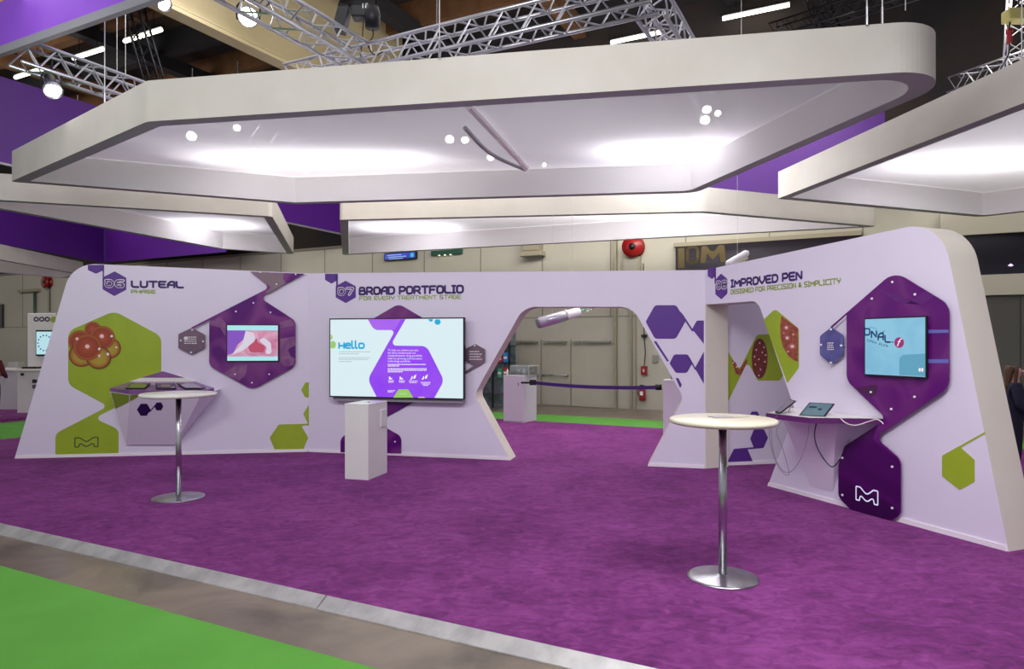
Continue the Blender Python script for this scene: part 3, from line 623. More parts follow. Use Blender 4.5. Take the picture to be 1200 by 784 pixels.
# ================================================================== LEFT CONSOLE
c6=wallroot(PL6,'console_desk','purple wedge shaped wall desk on the LUTEAL wall carrying three tablets','desk')
def p3(pl,px,py,d): u,z=pl.loc(px,py,d); return (u,-d,z)
top=[p3(PL6,153,447.2,.03),p3(PL6,229,447.2,.03),p3(PL6,250.8,454.6,.36),p3(PL6,236,458,.58),p3(PL6,152,458,.58),p3(PL6,128.7,455,.36)]
bot=[(x,y,z-.045) for x,y,z in top]
MB().add(top+bot,[(5,4,3,2,1,0),(6,7,8,9,10,11)]+[(i,(i+1)%6,(i+1)%6+6,i+6) for i in range(6)]).build('desk_top',mat('desk_purple',(98,48,118),.3,coat=.4,rgb2=(150,84,160),nscale=2.5),c6)
def off(v,dy,dz=0): return (v[0],v[1]+dy,v[2]+dz)
bb=[p3(PL6,148,521,.03),p3(PL6,206,521,.03)]
B=[off(bot[0],0,.001),off(bot[1],0,.001),off(bot[2],.0,.001),off(bot[3],.02,.001),off(bot[4],.02,.001),off(bot[5],0,.001)]
lowL=(bb[0][0],-.04,bb[0][2]); lowR=(bb[1][0],-.04,bb[1][2]); lL=(bb[0][0]+.02,-.002,bb[0][2]); lR=(bb[1][0],-.002,bb[1][2])
MB().add([B[5],B[4],B[3],B[2],(B[5][0],-.002,B[5][2]),(B[2][0],-.002,B[2][2]),lowL,lowR,lL,lR],
   [(0,1,6),(1,2,7,6),(2,3,7),(0,6,8,4),(3,5,9,7),(6,7,9,8),(0,4,5,3,2,1)]).build('wedge_base',mat('wedge_lilac',(240,232,248),.45),c6)
def ray_local(pl,px,py,A_,B_,C_,lift=.004):
    o=Vector(pl.loc(px,py,0)+(0,)) ; a=pl.loc(px,py,0); b=pl.loc(px,py,.5); p=Vector((a[0],0,a[1])); q_=Vector((b[0],-.5,b[1])); A_=Vector(A_);n_=(Vector(B_)-A_).cross(Vector(C_)-A_).normalized()
    if n_.y>0: n_=-n_
    t_=(A_-p).dot(n_)/((q_-p).dot(n_)); return tuple(p+(q_-p)*t_+n_*lift)
def wedge_pt(px,py): return ray_local(PL6,px,py,B[4],B[3],lowL)
def wedge_pt_old(px,py):   # point on the wedge front face
    u,z=PL6.loc(px,py,.3)
    zt=B[4][2]; zb=lowL[2]; 
    for _ in range(8):
        k=(z-zb)/(zt-zb); dd=.04+k*(.56-.04)+.004; u,z=PL6.loc(px,py,dd)
    return (u,-dd,z)
def wdecal(name,L,m): V=[wedge_pt(*p) for p in L]; return MB().add(V,[tuple(range(len(V)))]).build(name,m,c6)
wdecal('hexagon_print',[(160.5,480),(165,473),(172.5,473),(176.5,480),(172,487),(165,487)],M_dpurple)
wdecal('hexagon_print',[(181,476),(183.5,471.5),(189,471.5),(191.5,476),(189,480.7),(183.5,480.7)],M_dpurple)
wdecal('link_print',[(175,482),(182,474),(182.6,475),(175.8,483)],M_dpurple)
M_gd=mat('green_darker',(128,148,32),.5)  # darker than the lime green, for the wedge below the desk edge
wdecal('green_print',[(152.5,462.8),(166,462.8),(151.9,470.5)],M_gd)
V=[ray_local(PL6,p_[0],p_[1],B[5],B[4],lowL) for p_ in [(130,459.5),(151.5,463),(151.2,471),(135.5,479)]]; MB().add(V,[(0,1,2,3)]).build('green_print',M_gd,c6)
MB().prism(PL6.pts([(191,435.5),(216,442.3),(229,447),(229,448),(153,448),(153,447),(166.5,442.3)]),-.03,-.004,0).build('back_panel',M_whiteg,c6)
MB().prism(PL6.pts([(191,435),(217,442.6),(165,442.6)],.03),-.034,-.0305).build('back_triangle',mat('orchid_print',(150,84,160),.4,rgb2=(128,84,140),nscale=3),c6)
# tablets on the sloped desk
def desk_pt(a,b,lift=0):  # a 0..1 across, b 0..1 back->front
    L=Vector(top[0]).lerp(Vector(top[4]),b); R=Vector(top[1]).lerp(Vector(top[3]),b); v=L.lerp(R,a); return v+Vector((0,0,lift))
M_tabs=mat('tablet_glass',(40,48,46),.08,coat=.8,rgb2=(90,94,88),nscale=9)
M_tabc=mat('tablet_cloudy',(110,84,122),.1,coat=.8,rgb2=(120,96,130),nscale=6)
for a0,a1,sk,m,lab in [(.02,.3,-.14,mat('tablet_olive',(84,88,66),.12,coat=.8),'leftmost of three tablets lying on the purple wedge desk'),(.37,.66,0,M_tabs,'middle of three tablets lying on the purple wedge desk'),(.72,1.02,.1,M_tabc,'rightmost of three tablets lying on the purple wedge desk')]:
    r=wallroot(PL6,'tablet',lab,'tablet','tablets on the wedge desk')
    b0,b1=.28,.82
    q4=[desk_pt(a0+(0 if sk<=0 else -.03),b0),desk_pt(a1+(0 if sk<=0 else -.06),b0),desk_pt(a1+sk*.6,b1),desk_pt(a0+sk*.6,b1)]
    up=[v+Vector((0,0,.014)) for v in q4]; lo=[v+Vector((0,0,.002)) for v in q4]
    MB().add(lo+up,[(3,2,1,0),(4,5,6,7),(0,1,5,4),(1,2,6,5),(2,3,7,6),(3,0,4,7)]).build('case',M_black,r)
    cc=sum(up,Vector())/4; s_=[cc+(v-cc)*.88+Vector((0,0,.001)) for v in up]
    MB().add(s_,[(0,1,2,3)]).build('display',m,r)
    if sk==0:
        s2=[cc+(v-cc)*.45+Vector((0,0,.002)) for v in up]; MB().add(s2,[(0,1,2,3)]).build('picture',emis('tab_pic',(150,110,90),.5,rgb2=(90,120,90),nscale=14),r)

# ================================================================== RIGHT CONSOLE
c8r=empty('console_desk',label='white topped wall desk with purple edge beneath the pen screen',cat='desk')
HZ=.955
def W8(px): u,_=PL8.loc(px,490); return PL8.world(u,-.003,HZ)
t=[W8(926),W8(1037),G(1010,490.8,HZ),G(949.5,490.2,HZ),G(897.5,484.3,HZ)]
t=[t[0],t[1],t[3],t[4]]
th=.05
n=len(t); vs=[tuple(v) for v in t]+[(v.x,v.y,v.z-th) for v in t]
MB().add(vs,[tuple(range(n))[::-1],tuple(range(n,2*n))]+[(i,i+n,(i+1)%n+n,(i+1)%n) for i in range(n)]).build('desk_top',mat('desk_edge_plum',(96,36,104),.35,coat=.3),c8r)
cc=sum(t,Vector())/n
MB().add([tuple(cc+(v-cc)*.992+Vector((0,0,.004))) for v in t],[tuple(range(n))[::-1]]).build('white_surface',M_whiteg,c8r)
# tapering bracket under the desk
A0=PL8.world(PL8.loc(944,570)[0],-.004,.02); 
k1=t[2]*.9+PL8.world(PL8.loc(960,490)[0],0,HZ)*.1; k0=t[3]*.55+t[0]*.45
low=PL8.world(PL8.loc(940,570)[0],-.004,.3)
u_l=PL8.loc(925,500)[0]; u_r=PL8.loc(1004,500)[0]; u_m=PL8.loc(950,560)[0]
WT=HZ-th+.001
V=[PL8.world(u_l,-.002,WT),PL8.world(u_r,-.002,WT),Vector((t[2].x,t[2].y,WT))*.45+PL8.world(u_r,-.002,WT)*.55,Vector((t[3].x,t[3].y,WT))*.4+PL8.world(u_l,-.002,WT)*.6,PL8.world(u_m,-.002,.12),PL8.world(u_m+.3,-.002,.12)]
MB().add(V,[(0,1,2,3),(3,2,5,4),(0,3,4),(1,5,2)]).build('wedge_base',mat('wedge_lilac2',(240,232,248),.45),c8r)
# two tablets
def tablet3(P,label,mdisp,group='tablets on the white topped desk',back=False):
    r=empty('tablet',label=label,cat='tablet'); P=[Vector(p) for p in P]
    nrm=(P[1]-P[0]).cross(P[3]-P[0]).normalized()
    if nrm.y>0: nrm=-nrm
    B_=[p-nrm*.012 for p in P]
    MB().add(P+B_,[(0,1,2,3),(7,6,5,4),(0,4,5,1),(1,5,6,2),(2,6,7,3),(3,7,4,0)]).build('case',M_black,r)
    c=sum(P,Vector())/4; MB().add([c+(p-c)*.9+nrm*.002 for p in P],[(0,1,2,3)]).build('display',mdisp,r); return r,P,nrm
zt=HZ+.014
f0=D(936,487,6.9); f1=D(966,488.6,6.78); b1=D(978,473,7.0); b0=D(948.5,471.5,7.1)
r,P,nr=tablet3([f0,f1,b1,b0],'tablet with lit blue page leaning on the white topped desk',emis('tab_blue',(90,130,150),.6,rgb2=(110,150,166),nscale=6))
c=sum(P,Vector())/4
def tabpt(a,b): return (P[3].lerp(P[2],a)).lerp(P[0].lerp(P[1],a),b)+nr*.005
for (a,b,w,h) in [(.14,.3,.3,.12),(.55,.42,.14,.14)]:
    MB().add([tabpt(a,b),tabpt(a+w,b),tabpt(a+w,b+h),tabpt(a,b+h)],[(0,1,2,3)]).build('page_lettering',emis('tab_navy',(30,56,96),.4),r)
m_=(P[3]+P[2])*.5
MB().tube([m_-nr*.01,Vector((m_.x+.02,m_.y+.08,HZ+.006))],.006).build('stand',M_silver,r)
r2,P2,_=tablet3([D(908,482.5,7.12),D(914,484,7.02),D(932.5,469.5,7.14),D(926,468,7.28)],'tablet seen edge on tilted at the left end of the white topped desk',mat('tablet_mauve',(130,118,138),.3))
m_=(P2[2]+P2[3])*.5
MB().tube([m_,Vector((m_.x-.04,m_.y+.02,HZ+.006))],.006).build('stand',M_silver,r2)
# cables
def cable(name,label,L,r,m):
    pts=[D(*p) for p in L]; o=MB().tube(smooth_path(pts,8),r,6).build(name,m,None,True); tag(o,label,'cable'); return o
cable('power_cable','thick dark cable drooping from the white topped desk to the lower panel',[(957,494,6.83),(954.5,510,6.82),(958,525,6.8),(967,540,6.75),(975,547,6.7),(981,543,6.65),(984,538,6.62)],.006,mat('cable_dark',(28,32,48),.4))
cable('thin_cable','thin grey cable looping down from the left end of the white desk',[(911,487,6.98),(902,500,6.98),(903,520,6.98),(911,545,6.95),(922,557,6.92),(924,550,6.9),(917,525,6.95),(910,505,7.0),(920,489,6.98)],.003,mat('cable_grey',(120,110,124),.4))
cable('thin_cable','thin grey cable hanging in a wide loop under the white desk',[(948.5,497,6.84),(946,515,6.84),(938,538,6.86),(926,553,6.9),(915,549,6.92),(906,528,6.98),(903.5,500,7.0),(903,488,7.12)],.003,MATS['cable_grey'])
cable('white_cable','white cable lying over the front edge of the white desk',[(985,490.5,6.64),(992,496,6.56),(1003,498.5,6.45),(1018,494,6.36),(1027,491.5,6.3),(1033,494.5,6.26),(1035,497,6.24)],.005,M_whiteg)

# ================================================================== BISTRO TABLES
def bistro(x,y,label,hs,rb,rt,topm):
    r=empty('bistro_table',(x,y,0),0,label,'table')
    MB().lathe([(0.001,0),(rb,0),(rb,.008),(rb*.92,.013),(.05,.018),(.0295,.03)],n=64).build('base_plate',M_steel,r,True)
    MB().lathe([(.029,.013),(.029,hs-.045)],n=32).build('pole',M_steel,r,True)
    MB().lathe([(.09,hs-.05),(.09,hs-.042),(.001,hs-.042)],n=32).build('mounting_plate',M_dark,r,True)
    MB().lathe([(.001,hs-.038),(rt-.02,hs-.038),(rt-.004,hs-.03),(rt,hs-.018),(rt-.004,hs-.005),(rt-.014,hs),(.001,hs)],n=72).build('table_top',topm,r,True)
    return r
bistro(-3.648,7.47,'round white bistro table standing before the purple wedge desk',1.145,.266,.39,M_whiteg)
tr=bistro(1.522,4.93,'round cream bistro table in the right foreground',1.15,.25,.378,mat('cream_top',(226,220,196),.3))
sx=1.522; 
o=empty('brochure',(1.58,5.0,1.152),.25,'flat grey leaflet lying on the cream bistro table','leaflet')
MB().box((-.13,-.05,0),(.02,.06,.006)).build('cover',mat('leaflet_grey',(176,170,172),.4),o)
MB().box((.03,-.04,0),(.16,.05,.004)).build('page',mat('leaflet_cream',(206,196,180),.4),o)

# ================================================================== PLINTHS
def plinth(label,c,xdir,w,dp,h,loc,keyhole=False,socket=True,z0=0):
    rz=math.atan2(xdir[1],xdir[0]); r=empty('plinth',(loc[0],loc[1],z0),rz,label,'plinth')
    MB().box((0,0,.0),(w,dp,h-.002)).build('body',M_white if c==0 else mat('plinth_lilac',(214,208,220),.4),r,bevel=.004)
    MB().box((-.003,-.003,h-.002),(w+.003,dp+.003,h+.012)).build('top_plate',M_whiteg,r,bevel=.003)
    return r
pc=G(431.6,563); pl_=G(404,561.3); pr=G(450,553.5)
xd=(pc-pl_).normalized(); wd=(pc-pl_).length; dp=(pr-pc).length*.97
pf=plinth('white box plinth standing in front of the large television',0,xd,wd,dp,.925,(pl_.x,pl_.y))
MB().lathe([(.001,.937),(.016,.937),(.016,.942),(.001,.942)],(wd*.6,dp*.5,0),16).build('cable_grommet',M_dark,pf)
MB().box((wd,dp*.6,.62),(wd+.02,dp*.9,.84)).build('side_plate',M_white,pf,bevel=.004)
p0=G(590,493.7);p1=G(613.7,495.4)
pk=plinth('white plinth beyond the walkway at left end of the purple belt',1,(p1-p0).normalized(),(p1-p0).length,.55,.98,(p0.x,p0.y))
MB().box((.37,-.006,.78),(.385,-.0005,.84)).build('lock',M_black,pk)
MB().box((.02,-.004,0),((p1-p0).length-.02,-.001,.03)).build('plinth_foot',M_ledge,pk)
PLk=Plane((p0.x,p0.y),(p1.x,p1.y))
q0=G(777,510,0); xe=(E2.x,E2.y)
pk2=plinth('white plinth beyond the walkway at right end of the purple belt',1,xe,.6,.5,1.0,(q0.x,q0.y))
def acrylic_box(label,loc,rz,w,dpp,h):
    r=empty('display_box',loc,rz,label,'display box')
    mb=MB(); tt=.006
    mb.box((0,0,0),(w,dpp,tt)).box((0,0,h-tt),(w,dpp,h)).box((0,0,tt),(tt,dpp,h-tt)).box((w-tt,0,tt),(w,dpp,h-tt)).box((tt,0,tt),(w-tt,tt,h-tt)).box((tt,dpp-tt,tt),(w-tt,dpp,h-tt))
    mb.build('clear_box',M_clear,r)
    mb=MB()
    for a in (0,w): 
        for b in (0,dpp): mb.tube([(a,b,0),(a,b,h)],.005,6)
    for z in (0,h):
        mb.tube([(0,0,z),(w,0,z)],.005,6).tube([(w,0,z),(w,dpp,z)],.005,6).tube([(0,dpp,z),(w,dpp,z)],.005,6).tube([(0,0,z),(0,dpp,z)],.005,6)
    mb.build('edge',mat('acry_edge',(200,205,205),.3),r)
    for k in range(3): MB().lathe([(.001,.006),(.03,.006),(.03,.09),(.012,.11),(.012,.13),(.001,.13)],(w*(.2+.3*k),dpp*.5,0),16).build('sample_vial',M_skirt if k%2 else M_steel,r,True)
    return r
b=PLk.world(.12,.08,.994); acrylic_box('clear acrylic box standing on the plinth behind the walkway',b,PLk.rz,.46,.4,.2)
acrylic_box('clear acrylic box on the plinth half hidden by the walkway edge',(q0.x+.1*E2.x+.1*E1.x,q0.y+.1*E2.y+.1*E1.y,1.014),-TH,.4,.3,.28)
for k,xx in enumerate((.03,.075)):
    v=PLk.world(xx,.12+.09*k,.993); r=empty('bottle',v,0,'%s small %s bottle on the walkway plinth beside the acrylic box'%(('left','white')if k==0 else('right','dark')),'bottle','bottles on the walkway plinth')
    MB().lathe([(.001,0),(.024,0),(.024,.09),(.01,.11),(.01,.135),(.001,.135)],n=16).build('glass',M_skirt if k==0 else M_dark,r,True)
    MB().lathe([(.001,.136),(.012,.136),(.012,.155),(.001,.155)],n=12).build('cap',M_black,r,True)
# belt barrier
s0=D(626,448.5,14.35); s1=Vector((q0.x-.012,q0.y+.1,.87))
r=empty('belt_barrier',(s0.x,s0.y,s0.z),0,'purple retractable belt stretched between the two white plinths','barrier')
mb=MB(); N=16; M_belt=mat('belt_purple',(66,28,120),.6)
path=[s0.lerp(s1,i/N)-Vector((0,0,.045*4*(i/N)*(1-i/N))) for i in range(N+1)]
for a,b2 in zip(path[:-1],path[1:]):
    a=a-s0;b2=b2-s0; z=Vector((0,0,.035)); th_=Vector((0,.004,0)); mb.add([a-z,b2-z,b2+z,a+z,a-z+th_,b2-z+th_,b2+z+th_,a+z+th_],[(0,1,2,3),(7,6,5,4),(3,2,6,7),(0,4,5,1)])
mb.build('belt',M_belt,r)
MB().box((-.10,-.03,-.05),(.04,.05,.06)).box((-.28,-.01,-.02),(-.1,.02,.02)).build('belt_head',M_black,r,bevel=.006)
e=s1-s0; MB().lathe([(.001,-.05),(.06,-.05),(.06,.05),(.001,.05)],(e.x-.05,e.y,e.z),20).build('belt_clip',M_black,r,True)

# ================================================================== HANGING PENS
def axis_mat(a,b):
    d_=(Vector(b)-Vector(a)).normalized(); return Matrix.Translation(a)@d_.to_track_quat('Z','Y').to_matrix().to_4x4()
a=D(630,379,12.2); b=D(697,360,12.6)
pen=empty('giant_pen',a,0,'giant silver and white injection pen model hanging behind the walkway','model')
Mx=axis_mat((0,0,0),b-a); L_=(b-a).length
MB().lathe([(.001,0),(.085,.0),(.095,.03),(.095,L_*.48),(.001,L_*.48)],n=32,M=Mx).build('barrel',mat('pen_grey',(150,146,160),.25,metal=.4),pen,True)
MB().lathe([(.098,L_*.02),(.1,L_*.45),(.098,L_*.46)],n=32,M=Mx).build('cap_sleeve',mat('pen_silver',(196,194,206),.2,metal=.6),pen,True)
MB().lathe([(.001,L_*.48),(.09,L_*.48),(.1,L_*.5),(.085,L_*.54),(.085,L_*.72),(.001,L_*.72)],n=32,M=Mx).build('cartridge_holder',M_skirt,pen,True)
MB().lathe([(.001,L_*.72),(.02,L_*.72),(.02,L_*.82),(.001,L_*.82)],n=16,M=Mx).build('plunger',mat('pen_teal',(90,180,150),.4),pen,True)
MB().lathe([(.001,L_*.82),(.05,L_*.83),(.035,L_*.87),(.05,L_*.9),(.03,L_*.94),(.04,L_*.97),(.001,L_)],n=16,M=Mx).build('dose_knob',M_clear,pen,True)
MB().box((-.012,-.105,.02),(.012,-.095,.42),0,Mx@Matrix.Rotation(1.9,4,'Z')).build('clip',M_skirt,pen)
for k in (.25,.6):
    v=(b-a)*k; MB().tube([v+Vector((0,0,.09)),Vector((v.x,v.y,v.z+2.3))],.003,5).build('wire',M_wire,pen)
a=D(852,310,10.6); b=D(876,296,10.9)
pen=empty('giant_pen',a,0,'white rounded pen model hanging above the IMPROVED PEN wall','model')
Mx=axis_mat((0,0,0),b-a); L_=(b-a).length
MB().lathe([(.001,0),(.04,.01),(.055,.05),(.055,L_-.05),(.04,L_-.01),(.001,L_)],n=24,M=Mx).build('barrel',M_skirt,pen,True)
MB().lathe([(.001,0),(.03,.01),(.04,.05),(.04,L_*.7),(.001,L_*.75)],(.09,.05,-.02),24,M=Mx).build('cap',mat('pen_cream',(222,216,190),.4),pen,True)
v=(b-a)*.5; MB().tube([v+Vector((0,0,.05)),v+Vector((0,0,1.3))],.003,5).build('wire',M_wire,pen)

# ================================================================== CANOPIES
HC=4.15; FH=.455
def inset(P,w):
    n=len(P); ar=sum(P[i][0]*P[(i+1)%n][1]-P[(i+1)%n][0]*P[i][1] for i in range(n)); sgn=1 if ar>0 else -1; out=[]
    for i in range(n):
        a=Vector(P[i-1][:2]);b=Vector(P[i][:2]);c=Vector(P[(i+1)%n][:2]); d1=(b-a).normalized(); d2=(c-b).normalized()
        n1=Vector((-d1.y,d1.x))*sgn; n2=Vector((-d2.y,d2.x))*sgn; bis=(n1+n2).normalized(); k=w/max(.3,bis.dot(n1)); q_=b+bis*k
        out.append((q_.x,q_.y,max(.02,(P[i][2] if len(P[i])>2 else 0)-w*.6)))
    return out
def canopy(label, P, w=.17, wires=(), hc=HC):
    c=Vector((sum(p[0] for p in P)/len(P),sum(p[1] for p in P)/len(P)))
    r=empty('hanging_canopy',(c.x,c.y,hc),0,label,'canopy')
    P=[(p[0]-c.x,p[1]-c.y)+((p[2],) if len(p)>2 else (.03,)) for p in P]
    k=20; O=fillet(P,k); I=fillet(inset(P,w),k)
    n=len(O); assert len(I)==n
    mb=MB(); V=[(p[0],p[1],0) for p in O]+[(p[0],p[1],FH) for p in O]+[(p[0],p[1],0) for p in I]+[(p[0],p[1],FH) for p in I]
    fs=[];ms=[]
    for i in range(n):
        j=(i+1)%n
        fs+= [(i,j,n+j,n+i),(2*n+j,2*n+i,3*n+i,3*n+j),(j,i,2*n+i,2*n+j),(n+i,n+j,3*n+j,3*n+i)]; ms+=[0,2,1,0]
    mb.v=V; mb.f=fs; mb.m=ms
    mb.build('fascia_ring',[M_canopy,M_ledge,M_canopy_in],r)
    MB().add([(p[0],p[1],FH-.02) for p in I],[tuple(range(n))]).build('stretch_film',M_film,r)
    for (x,y) in wires:
        MB().tube([(x-c.x,y-c.y,FH-.01),(x-c.x,y-c.y,FH+5.5)],.006,5).build('suspension_wire',M_wire,r)
        MB().tube([(x-c.x,y-c.y,FH-.01),(x-c.x,y-c.y,FH+.16)],.012,8).build('wire_grip',M_silver,r)
    return r,c
def gc(px,py,r=.03): v=G(px,py,HC); return (v.x,v.y,r)
def wp(px,py): v=G(px,py,HC+FH); return (v.x,v.y)
cm,cc=canopy('largest white hanging canopy with glowing film spanning the booth centre',[gc(12,213,.05),gc(172,142.5,.25),gc(1158,78,.5),gc(815,226,.3),gc(348,239.5,.1)],
   wires=[(G(111,121,HC+FH).x+.05,G(111,121,HC+FH).y+.12),wp(515,66),wp(1016,28),wp(1034,29)])
# diagonal strut in the film
def film_pt(px,py,dz=-.06): v=G(px,py,HC+FH+dz); return Vector((v.x-cc.x,v.y-cc.y,FH+dz))
MB().tube([film_pt(549,124,-.07),film_pt(617,197,-.07)],.045,8).build('cross_bar',M_skirt,cm)
MB().tube(smooth_path([film_pt(545,150,-.07),film_pt(575,180,-.07),film_pt(615,199,-.07)]),.03,8).build('dark_tube',M_ledge,cm)
st=None if 1 else MB().tube([Vector((ps[0].x-cc.x,ps[0].y-cc.y,FH-.06)),Vector((G(617,198.5,HC+FH-.06).x-cc.x,G(617,198.5,HC+FH-.06).y-cc.y-.1,FH-.06))],.035,6).build('cross_bar',M_skirt,cm)
canopy('white hanging canopy at the right edge of the picture',[gc(911,233,.05),(5.36,6.2,.3),(9.0,4.6,.4),(11.5,9,.4),gc(1215,247,.2),gc(1148,254.5,.3)],wires=[(5.6,7.5)])
canopy('white hanging canopy at left behind the largest one',[gc(-100,228,.1),gc(0,234.2,.4),gc(319,253.6,.1),gc(344.5,298,.1),gc(257,292,.1)])
canopy('white hanging canopy at centre back nearest the hall wall',[gc(398,257.5,.1),gc(401.5,299,.1),gc(1034,265.5,.1),gc(826,247.6,.4)])
canopy('white hanging canopy far back at the left edge',[(-14.3,14,.1),(-15.15,20.1,.1),(-15.55,24.8,.3),(-17.2,26.2,.3),(-18.1,24.0,.2),(-21,16,.1)])

# ================================================================== PURPLE BANNERS
def banner(label,P,Q,z0,z1,m=M_banner,frame=True,group=None,th=.05,fr=.04):
    pl=Plane(P,Q); L=(Vector(Q[:2])-Vector(P[:2])).length
    r=empty('fabric_banner',(P[0],P[1],z0),pl.rz,label,'banner',group)
    MB().box((0,0,.0),(L,th,z1-z0)).build('fabric',m,r)
    if frame: MB().box((0,-.01,-fr),(L,th+.01,0)).build('frame',M_frame,r)
    for x in (L*.2,L*.8): MB().tube([(x,th/2,z1-z0-.01),(x,th/2,10.25-z0)],.008,5).build('suspension_wire',M_wire,r)
    return r,pl
P=D(-60,80,14*.93); base=Vector((-.75*14,14))*.92
b0=base-E1*2.5; b1=base+E1*9.7
banner('long dark purple banner hanging at upper left behind the canopies',b0,b1,5.1,6.72)
c0=Vector((b1.x,b1.y)); c1=c0+E2*14.9
banner('long dark purple banner crossing behind the canopies toward the right',c0+E2*.07,c1,5.1,6.72,mat('purple_banner_deep',(62,8,104),.7))
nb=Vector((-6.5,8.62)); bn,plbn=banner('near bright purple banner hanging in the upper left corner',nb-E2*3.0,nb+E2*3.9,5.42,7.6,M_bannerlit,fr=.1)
# yellow disc fragment of the emblem
MB().prism([(3.1+.12*math.cos(i*math.pi/12),.68+.12*math.sin(i*math.pi/12)) for i in range(24)],-.004,-.001).build('yellow_disc',mat('banner_yellow',(236,190,40),.5),bn)
q1=D(122,307.5,25.0); q2=D(257,294,0.1)
u=Vector((q1.x,q1.y)); zb=q1.z
# e2 face to px 257
k=((257-CX)/F*u.y-u.x)/(E2.x-(257-CX)/F*E2.y); v2=u+E2*(k+.3)
banner('lower purple banner box front face at left beneath the canopies',u+E2*.0,v2,zb,zb+1.6,frame=False)
v0=Vector((-15.2,20.3))
banner('lower purple banner box side face at the left edge',v0-(u-v0).normalized()*2,u-(u-v0).normalized()*.03,zb,zb+1.6,frame=False)

# ================================================================== TRUSSES
def truss(label,p,q,s=.29,r=.025,m=None,step=.21,cat='truss',name='lighting_truss'):
    m=m or M_silver; p=Vector(p);q=Vector(q);d_=(q-p);L=d_.length;d_.normalize()
    side=d_.cross(Vector((0,0,1))); side=side.normalized() if side.length>.1 else Vector((1,0,0)); up=side.cross(d_).normalized()
    root=empty(name,p,0,label,cat)
    cs=[side*s/2*a+up*s/2*b_ for a,b_ in ((-1,-1),(1,-1),(1,1),(-1,1))]
    for c in cs: MB().tube([c,c+d_*L],r,8).build('chord',m,root,True)
    mb=MB(); n=int(L/step)
    for f in range(4):
        a=cs[f];b_=cs[(f+1)%4]
        for i in range(n):
            x0_=d_*(i*step);x1_=d_*((i+1)*step)
            (mb.tube([a+x0_,b_+x1_],r*.45,5) if i%2 else mb.tube([b_+x0_,a+x1_],r*.45,5))
    mb.build('bracing',m,root); return root
HT=5.3
kc=D(430,66,8.75); kc.z=HT
E13=Vector((E1.x,E1.y,0));E23=Vector((E2.x,E2.y,0))
truss('silver lighting truss running diagonally into the hall above the canopy',kc-E13*4.2,kc-E13*.17)
t2a=kc-E23*1.3; t2b=kc+E23*3.75
truss('silver lighting truss crossing above the main canopy left to right',t2a,t2b)
truss('silver truss leading away at the right end of the crossing truss',t2b+E13*.17-E23*.1,t2b+E13*3.3-E23*.1)
tl=D(62,76,8.95); 
truss('silver truss at upper left just behind the bright purple banner',tl-E13*.45,tl+E13*4.6)
truss('black leaning truss at upper left beside the beige bulkhead',D(150,-14,13),D(185,110,13.0),.27,.024,M_dark)
truss('dark truss high above the right part of the main canopy',D(950,-12,14),D(985,60,15.5),.3,.022,M_dark)
truss('dark truss slanting high above the canopy right half',D(905,38,15),D(1080,-15,12.5),.3,.02,M_dark)
truss('silver truss behind the right canopies near the red plug',D(1118,100,12.5),D(1230,62,10.6),.26,.016)
tt=truss('silver vertical truss tower at the right picture edge',D(1196,-20,11.0),D(1188,110,11.4),.28,.02)

# ================================================================== LAMPS
def spotlamp(label,pos,aim,s=1.0,group=None,rod=.25):
    pos=Vector(pos); root=empty('spotlight',pos,0,label,'spotlight',group)
    Mx=axis_mat((0,0,0),Vector(aim)-pos)
    MB().lathe([(.001,-.16*s),(.045*s,-.16*s),(.06*s,-.12*s),(.06*s,-.02*s),(.085*s,.05*s),(.09*s,.12*s),(.082*s,.12*s),(.078*s,.06*s),(.001,.055*s)],n=24,M=Mx).build('housing',M_steel,root,True)
    MB().lathe([(.001,.085*s),(.077*s,.085*s),(.077*s,.09*s),(.001,.09*s)],n=24,M=Mx).build('lens',M_lens,root)
    mb=MB(); mb.tube(smooth_path([(-.1*s,0,-.02*s),(-.1*s,0,.1*s),(0,0,.17*s),(.1*s,0,.1*s),(.1*s,0,-.02*s)],5),.008*s,6); mb.tube([(0,0,.16*s),(0,0,.16*s+rod)],.014*s,6)
    mb.build('yoke',M_dark,root,True); return root
spotlamp('chrome spotlight hanging from the diagonal truss near the top',D(291,20,7.7),(-.6,1.5,2.5),1.25,rod=.1)
spotlamp('chrome spotlight glowing under the upper left truss',D(60,100,8.9),(-4,7,2),1.25,rod=.12)
spotlamp('small spotlight at the top edge beside the beige bulkhead',D(188,1,8.6),(0,6,2),1.0,rod=.2)
for i,(px,py,dz) in enumerate([(225,157,0),(278,148,0),(300,178,0),(527,161,0),(545,162,0),(575,183,0),(828,126,0),(826,138,0),(841,131,0),(735,181,0),(358,200,0),(638,192,0)]):
    hgt=5.05; yy=(hgt-H)*F/(CY-py); 
    spotlamp(['spotlight glowing through film at the left end of the main canopy','second spotlight from the left glowing through the canopy film','spotlight inside the bright left glow of the canopy film','left one of a close pair of lamps glowing through the canopy centre','right one of a close pair of lamps glowing through the canopy centre','lamp glowing through film right of the canopy cross bar','top lamp of the three lamp cluster in the canopy right half','lowest lamp of the three lamp cluster in the canopy right half','rightmost lamp of the three lamp cluster in the canopy right half','single lamp left of the bright right glow in the canopy','lowest lamp glowing near the back edge of the canopy left half','small lamp just right of the canopy cross bar foot'][i],
      ((px-CX)/F*yy,yy,hgt),((px-CX)/F*yy*.6,yy*.5,1),(1.0,.7,1.2,.9,.8,.8,.8,.9,.6,.6,.5,.5)[i],'lamps above the canopy film',rod=.9)
